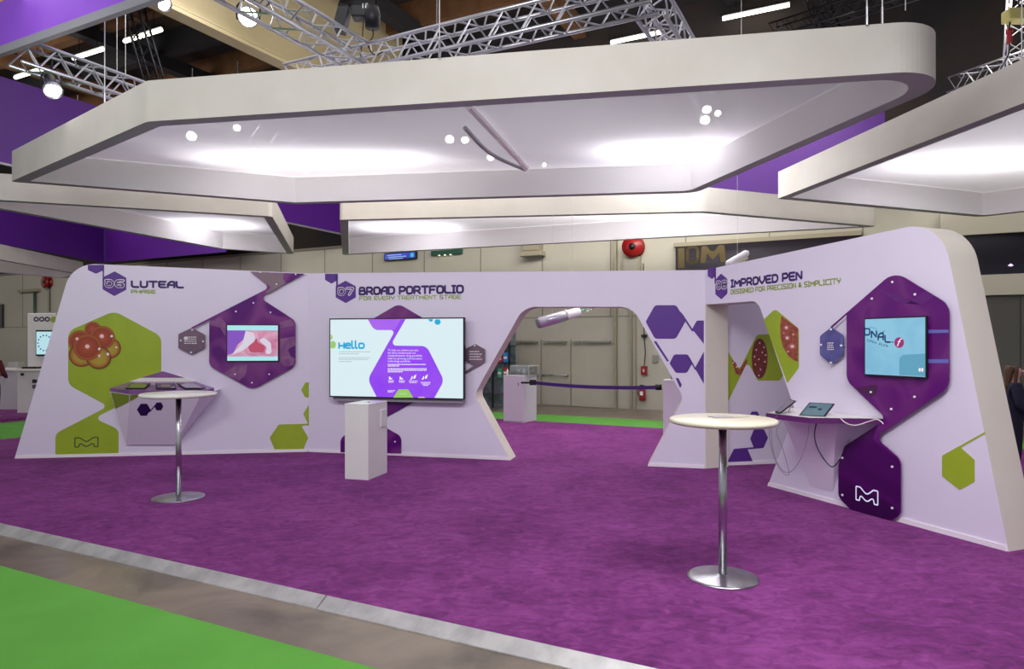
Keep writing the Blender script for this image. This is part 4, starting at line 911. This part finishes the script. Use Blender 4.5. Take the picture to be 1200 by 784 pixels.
# black fixture with number plate
r=empty('moving_head_lamp',D(428,18,8.6),0,'black stage fixture marked 18 above the truss crossing','stage lamp')
mb=MB().box((-.16,-.1,-.05),(.16,.1,.16)); mb.build('housing',M_black,r,bevel=.02)
MB().box((-.34,-.08,-.28),(-.2,.1,.06),0,Matrix.Rotation(.25,4,'Y')).build('barn_door',M_black,r,bevel=.01)
MB().lathe([(.001,-.16),(.09,-.16),(.1,0),(.08,.1),(.001,.1)],(.1,-.05,-.02),16).build('lens_housing',M_dark,r,True)
fitted_text('number_lettering','18',-.03,.06,.04,-.104,M_skirt,r)
MB().tube([(-.02,0,-.05),(-.04,0,-.35),(-.06,0,-.52)],.008,5).tube(smooth_path([(.08,0,-.08),(.1,0,-.25),(.04,0,-.38),(.12,0,-.5),(.22,0,-.46)]),.01,5).build('cable',mat('cable_brown',(70,50,36),.5),r)
MB().tube([(0,0,.15),(0,0,1.6)],.02,6).build('hanging_pole',M_dark,r)
# fluorescent fittings
for lab,x0_,y0_,x1_,y1_ in [('fluorescent tube fitting above the canopy right of centre',847,22,925,5),('fluorescent tube fitting glimpsed behind the far truss end',716,50,778,37),('leftmost fluorescent fitting at upper left',18,91,50,82),('fluorescent fitting between silver truss and bulkhead',86,68.5,121,60),('fluorescent fitting behind the black leaning truss',146,48.5,189,38)]:
    hz=9.6; a=Vector(((x0_-CX)/F*(hz-H)*F/(CY-y0_),(hz-H)*F/(CY-y0_),hz)); 
    k=((x1_-CX)/F*a.y-a.x)/(E2.x-(x1_-CX)/F*E2.y)
    r=empty('fluorescent_light',a,-TH,lab,'ceiling light','fluorescent lights under the roof')
    MB().tube([(0,0,0),(k,0,0)],.05,8).build('tube',M_tube,r,True)
    MB().box((-.05,-.06,.05),(k+.05,.06,.1)).build('housing',M_dark,r)
    MB().tube([(k*.2,0,.14),(k*.2,0,.68)],.01,5).tube([(k*.8,0,.14),(k*.8,0,.68)],.01,5).build('hanger',M_dark,r)
# hoist
r=empty('chain_hoist',D(1186,18,10.2),0,'yellow tipped chain hoist with red plug at the upper right edge','hoist')
MB().box((-.1,-.1,-.1),(.3,.1,.08)).build('body',mat('hoist_yellow',(190,180,110),.5),r,bevel=.02)
MB().lathe([(.001,-.42),(.035,-.42),(.035,-.28),(.045,-.27),(.045,-.2),(.001,-.2)],(-.04,0,0),12).build('plug',M_red,r,True)
MB().tube([(-.04,0,-.2),(-.03,0,-.1)],.012,6).tube(smooth_path([(-.04,0,-.42),(-.06,0,-.6),(-.2,0,-.85)]),.01,5).build('cable',M_black,r)
MB().tube([(.1,0,.08),(.1,0,2.0)],.012,5).build('chain',M_dark,r)
for lab,h_,b_,rr in [('grey ventilation pipe high above the right half of the canopy',8.6,12.5,.12),('second grey pipe farther back above the right half of the canopy',9.0,15.0,.16),('thin cable tray pipe above the canopy right end',7.6,13.6,.05)]:
    pp0=hall_xy(2.5,b_); pp1=hall_xy(17,b_); o=MB().tube([(pp0[0],pp0[1],h_),(pp1[0],pp1[1],h_)],rr,16).build('ventilation_pipe',mat('pipe_grey',(92,92,98),.45,metal=.3),None,True); tag(o,lab,'pipe')
# rigging wires
for i,(px,ya,yb,dd) in enumerate([(137,18,88,12),(147,48,92,12.2),(512,-40,50,9.6),(1061,-40,12,11)]):
    a=D(px,ya,dd);b=D(px,yb,dd); o=MB().tube([a,Vector((a.x,a.y,10.3))],.006,5).tube([b,a],.006,5).build('rigging_wire',M_wire)
    tag(o,['thin wire left of the black leaning truss','second thin wire beside the black leaning truss','thin rigging wire above the main canopy centre','thin rigging wire above the right canopy end'][i],'wire')

# ================================================================== BACK WALL FITTINGS
def bw(L): return PLB.pts(L)
def onwall(name,label,cat,group=None): return place(PLB,empty(name,label=label,cat=cat,group=group))
dtop=PLB.loc(670,397.5)[1]
for i,(xa,xb) in enumerate([(601.5,635.2),(635.6,669.8),(670.2,721)]):
    ua=PLB.loc(xa,440)[0];ub=PLB.loc(xb,440)[0]
    dr=MB().box((ua,-.04,FLOOR+.005),(ub,-.001,dtop)).build('door_%d'%(i+1),M_door,None,bevel=.008); place(PLB,struct(dr))
    MB().box((ub-.02,-.045,FLOOR+.01),(ub-.008,-.0405,dtop-.01)).build('seam',M_hallseam,dr)
    if i<2:
        z=PLB.loc(650,439.5)[1]
        MB().tube([(ua+.05,-.11,z),(ub-.08,-.11,z)],.016,8).box((ua+.05,-.12,z-.03),(ua+.12,-.041,z+.03)).box((ub-.15,-.12,z-.03),(ub-.08,-.041,z+.03)).build('push_bar',M_steel,dr,True)
    else:
        z=PLB.loc(675,437)[1]
        MB().lathe([(.001,-.11),(.03,-.11),(.03,-.041),(.001,-.041)],n=12,M=Matrix.Translation((ua+.1,0,z))@Matrix.Rotation(0,4,'X')).build('handle',M_steel,dr)
    z=dtop-.1
    MB().box((ua+.02+.05,-.12,z-.02),(ua+.28,-.041,z+.05)).box((ua+.34,-.14,z),(ub-.1,-.041,z+.05)).build('door_closer',mat('closer_grey',(150,148,140),.4,metal=.4),dr)
u=PLB.loc(721.5,440)[0]
place(PLB,struct(MB().box((u,-.16,FLOOR),(u+.06,-.0,4.8)).build('trim_pilaster_1',M_hall2)))
u=PLB.loc(739,440)[0]
place(PLB,struct(MB().box((u,-.10,FLOOR),(u+.06,-.0,4.8)).build('trim_pilaster_2',M_hall2)))
u=PLB.loc(745,440)[0]
place(PLB,struct(MB().box((u,-.05,FLOOR),(u+.03,-.0,4.8)).build('trim_pilaster_3',M_hall2)))
u0=PLB.loc(622,440)[0];u1_=PLB.loc(775,440)[0]
# red call box, conduit
r=onwall('alarm_box','red alarm box with cable on the hall wall right of the doors','alarm box')
(ua,za),(ub,zb_)=bw([(752,439),(759,429)]); MB().box((ua,-.1,za),(ub,-.001,zb_)).build('box',M_red,r,bevel=.01)
uc=(ua+ub)/2; MB().box((uc-.02,-.105,(za+zb_)/2-.04),(uc+.02,-.1005,(za+zb_)/2+.04)).build('handle',M_skirt,r)
ud,zd=PLB.loc(755.5,394); MB().box((ud-.07,-.08,zd-.03),(ud+.07,-.001,zd+.04)).build('junction_box',M_black,r)
MB().tube(smooth_path([(uc,-.05,zb_),(uc+.03,-.05,zb_+.35),(ud,-.05,zd-.03)]),.012,6).tube([(ud,-.05,zd+.04),(ud-.02,-.05,zd+1.9)],.012,6).build('cable',M_black,r)
r=onwall('fire_extinguisher','red fire extinguisher on the hall wall below the alarm box','extinguisher')
ux,zx=PLB.loc(754,469); _,zt_=PLB.loc(754,454)
MB().lathe([(.001,zx),(.08,zx),(.085,zx+.03),(.085,zt_-.06),(.03,zt_),(.001,zt_)],(ux,-.1,0),20).build('cylinder',M_red,r,True)
MB().lathe([(.001,zt_),(.025,zt_),(.025,zt_+.06),(.001,zt_+.06)],(ux,-.1,0),12).box((ux-.06,-.12,zt_+.04),(ux+.05,-.08,zt_+.07)).build('valve',M_black,r)
MB().tube(smooth_path([(ux-.05,-.1,zt_+.05),(ux-.12,-.1,zt_-.08),(ux-.1,-.1,zx+.12)]),.012,6).build('hose',M_black,r)
MB().box((ux-.04,-.19,zx+.14),(ux+.04,-.186,zx+.24)).build('label_patch',M_skirt,r)
r=onwall('wall_box','small grey switch box on the hall wall beside the walkway edge','switch box')
(ua,za),(ub,zb_)=bw([(765,425),(771.5,416)]); MB().box((ua,-.05,za),(ub,-.001,zb_)).build('box',mat('box_grey',(150,148,142),.5),r,bevel=.01)
# hose reels
def reel(px,py,rad,label,drop,dd=None):
    r=onwall('hose_reel',label,'hose reel','red hose reels on the hall wall'); u,z=PLB.loc(px,py)
    Rm=Matrix.Translation((u,0,z))@Matrix.Rotation(math.pi/2,4,'X')
    MB().lathe([(.001,.02),(rad,.02),(rad,.05),(rad*.6,.05),(rad*.6,.2),(rad,.2),(rad,.24),(.001,.24)],n=32,M=Rm).build('drum',M_red,r,True)
    MB().lathe([(.001,.241),(rad*.3,.241),(rad*.3,.27),(.001,.27)],n=16,M=Rm).build('hub',M_black,r,True)
    MB().tube([(u+rad*.5,-.08,z-rad*.5),(u+rad*.5,-.08,z-drop)],.02,6).build('pipe',M_dark,r)
reel(744,290,.28,'red hose reel high on the hall wall above the walkway',.3)
reel(58.5,331,.26,'red hose reel on the hall wall at far left',1.3)
# monitors and sign
r=onwall('info_monitor','small blue information monitor hanging high on the hall wall','monitor')
(ua,za),(ub,zb_)=bw([(453,306),(490,294.5)]); MB().box((ua,-.12,za),(ub,-.02,zb_)).build('housing',M_black,r,bevel=.01)
MB().flat([(ua+.03,za+.03),(ub-.03,za+.03),(ub-.03,zb_-.03),(ua+.03,zb_-.03)],-.122).build('display',emis('mon_blue',(60,90,210),.9,rgb2=(40,60,190),nscale=3),r)
mb=MB(); 
for k,(a,b_) in enumerate([(.1,.55),(.12,.7),(.15,.6)]): 
    w_=ub-ua; mb.flat([(ua+a*w_,zb_-.09-.06*k),(ua+b_*w_,zb_-.09-.06*k),(ua+b_*w_,zb_-.07-.06*k),(ua+a*w_,zb_-.07-.06*k)],-.124)
mb.build('display_lettering',emis('mon_txt',(180,210,255),.9),r)
MB().flat([(ub-.14+.07*math.cos(i*math.pi/6),za+.12+.07*math.sin(i*math.pi/6)) for i in range(12)],-.124).build('cyan_dot',emis('mon_cy',(70,200,235),.9),r)
r=onwall('emergency_lamp','green edged emergency lamp bar high on the hall wall','emergency light')
(ua,za),(ub,zb_)=bw([(507,300),(543,292)]); MB().box((ua,-.1,za),(ub,-.02,zb_)).build('housing',mat('sign_green',(40,90,70),.5),r,bevel=.01)
for k in range(3): MB().lathe([(.001,0),(.03,0),(.03,.02),(.001,.02)],(ua+.3+.2*k,-.09,za-.021),12).build('lamp',mat('em_lamp',(250,235,200),.3,emit=2),r)
r=onwall('cable_duct','beige vertical duct stub on the hall wall beneath the back canopy','duct')
(ua,za),(ub,zb_)=bw([(617,304),(636,283)]); MB().box((ua,-.3,za+.2),(ub,-.001,zb_+.4)).build('duct',M_hall2,r,bevel=.02); MB().box((ua-.06,-.34,za+.05),(ub+.1,-.001,za+.19)).build('flange',M_hall2,r,bevel=.02)
r=onwall('wall_cabinet','grey cabinet under the red reel above the walkway','cabinet')
(ua,za),(ub,zb_)=bw([(731,330),(752,301)]); MB().box((ua,-.15,za),(ub,-.001,zb_)).build('body',M_hall2,r,bevel=.01); MB().box((ua+.06,-.16,za),(ub-.06,-.151,zb_-.06)).build('door',mat('cab_door',(168,164,152),.5),r)
# dark banner with M on the right
r=onwall('wall_sign','dark sign with gold letter M behind the IMPROVED PEN wall','sign')
(ua,za),(ub,zb_)=bw([(793,345),(1010,288.5)]); zb_=PLB.loc(793,290)[1]; za=zb_-1.1
MB().box((ua,-.12,za),(ub,-.02,zb_)).build('panel',mat('sign_dark',(26,16,32),.3,coat=.4),r)
MB().box((ua-.05,-.14,zb_),(ub,-.01,zb_+.1)).build('frame',M_hall2,r)
m_g=mat('sign_gold',(96,80,34),.5)
u0_,zz=PLB.loc(822,309); u1_=PLB.loc(848,309)[0]
MB().prism(fillet([(u0_,zz),(u0_+.12,zz),(u0_+.16,zz+.24),(u0_+.3,zz+.05,.05),(u0_+.45,zz+.24),(u0_+.5,zz),(u0_+.62,zz),(u0_+.58,zz+.42,.05),(u0_+.45,zz+.42,.05),(u0_+.3,zz+.22,.1),(u0_+.15,zz+.42,.05),(u0_+.03,zz+.42,.05)]),-.125,-.121).build('letter_m',m_g,r)
u2,_=PLB.loc(807,309); mb=MB(); stroke(mb,fillet([(u2,zz+.2,.1),(u2,zz+.42,.1),(u2+.25,zz+.42,.1),(u2+.25,zz+.02,.1),(u2,zz+.02,.1),(u2,zz+.2)],4),.07,-.125); mb.build('letter_o',m_g,r)
u2,_=PLB.loc(796,309); MB().flat([(u2,zz-.1),(u2+.16,zz-.1),(u2+.16,zz+.4),(u2,zz+.4)],-.124).build('gold_strip',m_g,r)
# right-hand bay
uR=PLB.loc(1120,300)[0]
r=onwall('dark_window_band','dark glazed band on the hall wall at far right','window')
za=PLB.loc(1180,322)[1]; zb_=PLB.loc(1180,274)[1]
MB().box((uR,-.1,za),(uR+5,-.02,zb_)).build('glazing',mat('glaz_dark',(14,10,24),.15),r)
MB().lathe([(.001,0),(.05,.02),(.001,.06)],(PLB.loc(1183,313)[0],-.13,PLB.loc(1183,313)[1]),10).build('bright_lamp',mat('purp_lamp',(200,180,240),.3,emit=2),r)
z5=PLB.loc(1180,346)[1]
place(PLB,struct(MB().box((uR-.3,-.2,z5),(uR+5,-.0,za)).build('trim_beam_right',mat('beam_pale',(196,190,174),.7))))
place(PLB,struct(MB().box((uR-.3,-.2,zb_),(uR+5,-.0,zb_+.5)).build('trim_beam_upper_right',MATS['beam_pale'])))
r=onwall('partition_panel','dark grey partition behind the two people at the right edge','partition')
mb=MB(); mb.box((uR,-.12,FLOOR),(uR+5,-.02,z5-.01)).build('panel',mat('part_grey',(84,82,78),.6),r)
MB().box((PLB.loc(1194,400)[0],-.125,FLOOR+.02),(PLB.loc(1194,400)[0]+.012,-.1205,z5-.02)).build('joint',M_dark,r)

# glazed display beyond the walkway
def gp(px,dd,z): return Vector(((px-CX)/F*dd,dd,z))
r=empty('display_shelf',gp(568,18.5,FLOOR),-TH,'glass shelving with colourful goods seen at left through the walkway','shelving')
for x in (-.6,.25,.75): MB().tube([(x,0,0),(x,0,2.1)],.03,6).build('post',M_dark,r)
for z in (.35,.8,1.2,1.65): MB().box((-.6,0,z),(.75,.35,z+.02)).build('shelf',M_clear if z<1 else M_dark,r)
MB().box((-.6,.36,0),(.75,.38,2.1)).build('back_glass',mat('sh_back',(120,136,140),.1,coat=.6,rgb2=(70,84,90),nscale=4),r)
rnd=random.Random(4); k=0
for z in (.82,1.22,1.67):
    for x in (-.4,-.15,.08,.4,.58):
        cname,rgb=rnd.choice([('blue',(40,120,190)),('yellow',(220,200,60)),('red',(170,40,50)),('green',(60,150,110)),('white',(220,225,225))])
        h_=rnd.uniform(.16,.28); p_=Matrix.Rotation(-TH,4,'Z')@Vector((x,.15,z)); p_=p_+gp(568,18.5,FLOOR)
        b_=empty('merchandise_carton',p_,-TH,'small bright carton on the glass shelving beyond the walkway','carton','cartons on the glass shelving')
        MB().box((-.06,-.05,.001),(.06,.05,h_)).build('carton_body',mat('goods_'+cname,rgb,.4,emit=.15),b_,bevel=.008); MB().box((-.05,-.052,h_*.35),(.05,-.0505,h_*.6)).build('carton_band',M_skirt,b_)  # faint emission lifts the carton colours

# ================================================================== NEIGHBOUR STAND (far left)
def nb_plane(dd): return Plane((-20,dd),(-19,dd))
r=empty('info_totem',D(32,430,16.9)-Vector((0,0,D(32,430,16.9).z)),0,'white totem with round logos and blue screen at the neighbouring stand','totem')
s_=16.9/F
MB().box((0,0,0),(34*s_,.3,2.42)).build('body',M_white,r,bevel=.02)
for k in range(3):
    mb=MB(); cx_=(10.5+6.5*k)*s_; stroke(mb,[(cx_+.055*math.cos(i*math.pi/3+.5),2.27+.05*math.sin(i*math.pi/3+.5)) for i in range(7)],.028,-.004); mb.build('hexagon_logo',M_dpurple,r)
MB().flat([(31*s_+.09*math.cos(i*math.pi/3+.5),2.26+.08*math.sin(i*math.pi/3+.5)) for i in range(6)],-.004).build('green_hexagon',M_green,r)
MB().box((11*s_,-.04,1.36),(34*s_,-.001,2.0)).build('screen_bezel',M_black,r,bevel=.01)
MB().flat([(12*s_,1.4),(33.4*s_,1.4),(33.4*s_,1.96),(12*s_,1.96)],-.042).build('display',emis('nb_screen',(190,232,240),.95),r)
mb=MB()
for i in range(14): 
    q_=i*2*math.pi/14; mb.flat([(22*s_+.17*math.cos(q_)+.022*math.cos(j*1.05),1.68+.19*math.sin(q_)+.022*math.sin(j*1.05)) for j in range(6)],-.044)
mb.build('dot_ring',emis('nb_dots',(60,110,170),.8),r)
r=empty('reception_counter',(D(20,482,16.4).x,16.4,0),0,'white counter beside the totem at the neighbouring stand','counter')
MB().box((0,0,0),(32*16.4/F,.4,1.0)).build('body',M_white,r,bevel=.01); MB().box((-.05,-.05,1.0),(32*16.4/F,.45,1.06)).build('worktop',M_whiteg,r,bevel=.01)
MB().box((.04,.1,1.06),(.4,.4,1.1)).build('screen_base',M_dark,r)
MB().box((.12,-.055,.9),(.2,-.051,.96)).build('black_badge',M_black,r)
tw=empty('lettering_sign',(D(37,455,16.3).x,16.34,0),0,'small dark lettered notice on the neighbouring white counter','sign')
for k,s2 in enumerate(['BL','GU']): mb=MB(); write(mb,s2,0,.16,.72-.13*k,.09,.28,0); mb.build('lettering',M_black,tw)
r=empty('reception_counter',(D(-14,477,17.2).x,17.2,0),0,'grey white counter at the left picture edge of the neighbouring stand','counter')
MB().box((0,0,0),(34*17.2/F,.6,.98)).build('body',mat('counter_grey',(196,196,200),.4),r,bevel=.01); MB().box((0,-.04,.98),(34*17.2/F,.64,1.04)).build('worktop',M_whiteg,r,bevel=.01)
MB().box((.42,.1,1.04),(.68,.35,1.2)).build('glass_tray',M_clear,r)
MB().box((.3,-.045,.85),(.4,-.041,.95)).build('black_badge',M_black,r)
# dark frame on hall wall left, small wall pipe
r=onwall('wall_pipe','green grey drain pipe with bracket on the far left hall wall','pipe')
ua,za=PLB.loc(43.5,400);_,zb_=PLB.loc(43.5,342)
MB().tube([(ua,-.1,za),(ua,-.1,zb_)],.06,8).build('pipe',mat('pipe_green',(60,90,76),.5),r,True); MB().box((ua-1.2,-.2,zb_),(ua+.3,-.01,zb_+.12)).build('bracket',M_hall2,r)
ua,za=PLB.loc(0,384);ub,zb_=PLB.loc(5,357)
r=onwall('dark_notice_board','dark board on the hall wall at the left picture edge','board'); MB().box((ua-1.5,-.1,za),(ub,-.01,zb_)).build('board',mat('board_dark',(50,46,44),.5),r); MB().box((ua-1.5,-.12,zb_),(ub,-.01,zb_+.05)).build('frame',M_hall2,r)

# ================================================================== PEOPLE
def person(label,x,y,rz,ht,hair_rgb,long_hair,top_m,leg_m,arms):
    r=empty('person',(x,y,FLOOR if True else 0),rz,label,'person'); k=ht/1.7
    skin=mat('skin',(206,160,138),.55)
    def skinmesh(name,nodes,edges,m,root=0,sub=2):
        me=bpy.data.meshes.new(name); me.from_pydata([(a*k,b*k,c*k) for a,b,c,_ in nodes],edges,[]); o=bpy.data.objects.new(name,me); col.objects.link(o); o.parent=r
        me.materials.append(m)
        s=o.modifiers.new('skin','SKIN'); s.use_smooth_shade=True
        for i,nd in enumerate(nodes):
            rr=nd[3]; me.skin_vertices[0].data[i].radius=(rr[0]*k,rr[1]*k) if isinstance(rr,tuple) else (rr*k,rr*k); me.skin_vertices[0].data[i].use_root=(i==root)
        ss=o.modifiers.new('sub','SUBSURF'); ss.levels=sub; ss.render_levels=sub; return o
    # body (skin): feet to head
    N=[(0,0,.95,(.11,.07)),(0,0,1.15,(.10,.07)),(0,0,1.33,(.13,.08)),(0,0,1.43,(.06,.055)),(0,-.01,1.50,(.055,.055)),(0,-.015,1.56,(.075,.09)),(0,-.01,1.64,(.07,.085))]
    E=[(0,1),(1,2),(2,3),(3,4),(4,5),(5,6)]
    for s in (-1,1):
        b=len(N); N+=[(s*.09,0,.86,.06),(s*.1,-.01,.48,.058),(s*.1,.02,.09,.038),(s*.11,-.12,.035,.035)]; E+=[(0,b),(b,b+1),(b+1,b+2),(b+2,b+3)]
        A=arms[0 if s<0 else 1]; b=len(N); N+=[(s*.17,0,1.37,.055),A[0]+(.042,),A[1]+(.03,),A[2]+(.03,)]; E+=[(2,b),(b,b+1),(b+1,b+2),(b+2,b+3)]
        h=Vector(A[2]); dr=(Vector(A[2])-Vector(A[1])).normalized(); sd=Vector((1,0,0)) if abs(dr.x)<.7 else Vector((0,0,1))
        for f in range(5):
            b2=len(N); o_=sd*(f-1.8)*.019; L_=(.05,.07,.08,.07,.055)[f]
            p1_=h+o_+dr*.035; p2_=p1_+dr*L_*.6+Vector((0,0,-.01)); p3_=p2_+dr*L_*.4+Vector((0,0,-.018))
            N+=[tuple(p1_)+(.010,),tuple(p2_)+(.009,),tuple(p3_)+(.008,)]; E+=[(b+3,b2),(b2,b2+1),(b2+1,b2+2)]
    skinmesh('body',N,E,skin)
    # clothes: jacket and trousers as slightly larger skins
    N=[(0,0,.80,(.17,.125)),(0,0,.92,(.165,.125)),(0,0,1.15,(.15,.115)),(0,0,1.33,(.18,.125)),(0,0,1.42,(.09,.08))];E=[(0,1),(1,2),(2,3),(3,4)]
    for s in (-1,1):
        A=arms[0 if s<0 else 1]; b=len(N); N+=[(s*.17,0,1.365,.075),A[0]+(.058,),tuple(Vector(A[0]).lerp(Vector(A[1]),.92))+(.044,)]; E+=[(3,b),(b,b+1),(b+1,b+2)]
    skinmesh('jacket',N,E,top_m)
    N=[(0,0,.96,(.155,.11)),(0,0,1.1,(.13,.095))];E=[(0,1)]
    for s in (-1,1):
        b=len(N); N+=[(s*.09,0,.84,.1),(s*.1,-.01,.48,.075),(s*.1,.02,.1,.062)]; E+=[(0,b),(b,b+1),(b+1,b+2)]
    skinmesh('trousers',N,E,leg_m)
    for s in (-1,1): skinmesh('shoe',[(s*.1,.04,.04,.042),(s*.105,-.06,.035,.042),(s*.11,-.15,.025,.03)],[(0,1),(1,2)],M_black,sub=1)
    hm=mat('hair_%d'%hair_rgb[0],hair_rgb,.6,rgb2=tuple(int(c*.6) for c in hair_rgb),nscale=30)
    HN=[(0,.03,1.66,(.085,.09)),(0,.06,1.58,(.09,.07)),(0,.075,1.47,(.095,.05))]+([(0,.09,1.35,(.09,.035)),(0,.09,1.27,(.06,.02))] if long_hair else [])
    skinmesh('hair',HN,[(i,i+1) for i in range(len(HN)-1)],hm)
    for s in (-1,1):
        if long_hair: skinmesh('hair_strand',[(s*.06,-.02,1.66,.03),(s*.088,-.01,1.55,.026),(s*.09,.0,1.42,.024),(s*.08,.0,1.32,.014)],[(0,1),(1,2),(2,3)],hm,sub=1)
        MB().lathe([(.001,-.012*k),(.011*k,-.006*k),(.012*k,0),(.011*k,.006*k),(.001,.012*k)],(s*.03*k,-.098*k,1.585*k),12).build('eye',M_skirt,r,True)
        MB().lathe([(.001,-.006*k),(.006*k,0),(.001,.006*k)],(s*.03*k,-.107*k,1.585*k),10).build('pupil',M_black,r,True)
    MB().tube([(0,-.1*k,1.59*k),(0,-.118*k,1.555*k),(0,-.1*k,1.545*k)],.009*k,8).build('nose',skin,r,True)
    MB().tube([(-.025*k,-.092*k,1.518*k),(0,-.1*k,1.516*k),(.025*k,-.092*k,1.518*k)],.006*k,8).build('mouth',mat('lips',(160,84,84),.5),r,True)
    return r
M_navy=mat('navy_cloth',(28,30,52),.85,rgb2=(34,36,60),nscale=12); M_trs=mat('dark_trousers',(24,26,44),.85)
pz=8.6; px_=(1184-CX)/F*pz
armsA=[((-.25,-.03,1.1),(-.2,-.2,.98),(-.12,-.26,1.02)),((.25,-.03,1.1),(.2,-.22,1.0),(.1,-.27,1.04))]
pp=person('brown haired person in navy jacket seen from the side at the right edge',px_+.05,pz,math.radians(62),1.5,(112,80,54),True,M_navy,M_trs,armsA)
o=MB().box((.06,-.15,1.06),(.12,-.14,1.1)).build('name_badge',mat('badge_cyan',(170,220,235),.5),pp)
person('darker haired person in navy clothes facing the brown haired person',(1222-CX)/F*8.9,8.9,math.radians(-80),1.52,(70,46,32),False,M_navy,M_trs,armsA)
person('person in dark clothes at the left edge beside the neighbouring counter',(-9-CX)/F*15.6,15.6,math.radians(180),1.62,(26,20,20),False,mat('maroon_cloth',(96,20,36),.8),M_trs,armsA)
bpy.context.scene.objects  # people stand on the floor

# ================================================================== LIGHTS
def area(name,loc,aim,sx,sy,e,c=(1,1,1),spread=180):
    l=bpy.data.lights.new(name,'AREA'); l.shape='RECTANGLE'; l.size=sx; l.size_y=sy; l.energy=e; l.color=c; l.spread=math.radians(spread)
    o=bpy.data.objects.new(name,l); col.objects.link(o); o.location=loc; o.rotation_euler=(Vector(aim)-Vector(loc)).to_track_quat('-Z','Y').to_euler(); return o
def glow(px,py,hc,sx,sy,e):
    yy=(hc-H)*F/(CY-py); x=(px-CX)/F*yy; area('glow_light',(x,yy,hc+.45),(x,yy,0),sx,sy,e,(1,.98,1))
hf=HC+FH
glow(370,184,hf,3.4,.3,50); glow(800,175,hf,2.2,.35,46); glow(1140,188,hf,2.0,.5,60)
glow(250,262,hf,1.6,1.2,60); glow(480,266,hf,2.2,1.2,60)
area('soft_glow',(-1.5,9.2,5.9),(-1.5,9.2,0),9,3,85,(.98,.96,1))  # broad fills added above the films to brighten the canopies
area('soft_glow',(7.5,9,5.9),(7.5,9,0),4,5,85,(.98,.96,1))
area('soft_glow',(0,14.5,5.9),(0,14.5,0),8,2.5,75,(.98,.96,1))
area('banner_fill_back',(4.5,14.5,8),(6,17,5.6),5,.6,14,(1,.95,1))  # fills added to brighten the hanging banners, no fitting modelled
area('banner_fill_side',(-6,12,8.2),(-10,15,5.8),3,.6,45,(1,.95,1))
area('banner_fill_low',(-9.5,18,4.9),(-13,24,5.6),3,.6,90,(1,.95,1))
area('front_wash',(-1,1.0,6.4),(-.5,9.5,1.0),5,1.2,262,(1,.98,1))
area('left_wash',(-6.5,3.5,5.2),(-5.5,10,1.4),2.5,1,110)
area('right_wash',(-.5,3.2,5.0),(3.6,6.8,1.4),2,1,62)
area('foreground_pool',(2.8,3.0,5.5),(2.2,4.4,0),1.8,1.8,90,(1,.96,1),110)
area('behind_booth',(3.0,13.2,5.6),(2.2,13.2,0),4,2,260)
area('hall_back',(1,12.5,7.2),(-1,20,2.5),12,1,640,(1,.95,.86))
area('hall_back_left',(-16,15,8.0),(-19,26,3),6,1.5,700,(1,.95,.86))
area('hall_back_right',(9,10.5,7.5),(10,14,2.5),5,1.5,170,(1,.95,.86))
area('banner_light',(-5.8,6.6,4.9),(-6.3,8.7,6.4),1.5,.3,14,(1,.95,1))
w=bpy.data.worlds.new('World'); bpy.context.scene.world=w; w.use_nodes=True
w.node_tree.nodes['Background'].inputs[0].default_value=(.93,.93,1,1); w.node_tree.nodes['Background'].inputs[1].default_value=.5

# ================================================================== CAMERA
cam=bpy.data.cameras.new('camera'); co=bpy.data.objects.new('camera',cam); col.objects.link(co)
co.location=(0,0,H); co.rotation_euler=(math.pi/2,0,0); cam.sensor_fit='HORIZONTAL'; cam.sensor_width=36; cam.lens=36*F/1200
cam.shift_y=(CY-392)/1200; cam.clip_end=200
sc=bpy.context.scene; sc.camera=co
sc.view_settings.view_transform='Standard'; sc.view_settings.look='None'; sc.view_settings.exposure=-0.1
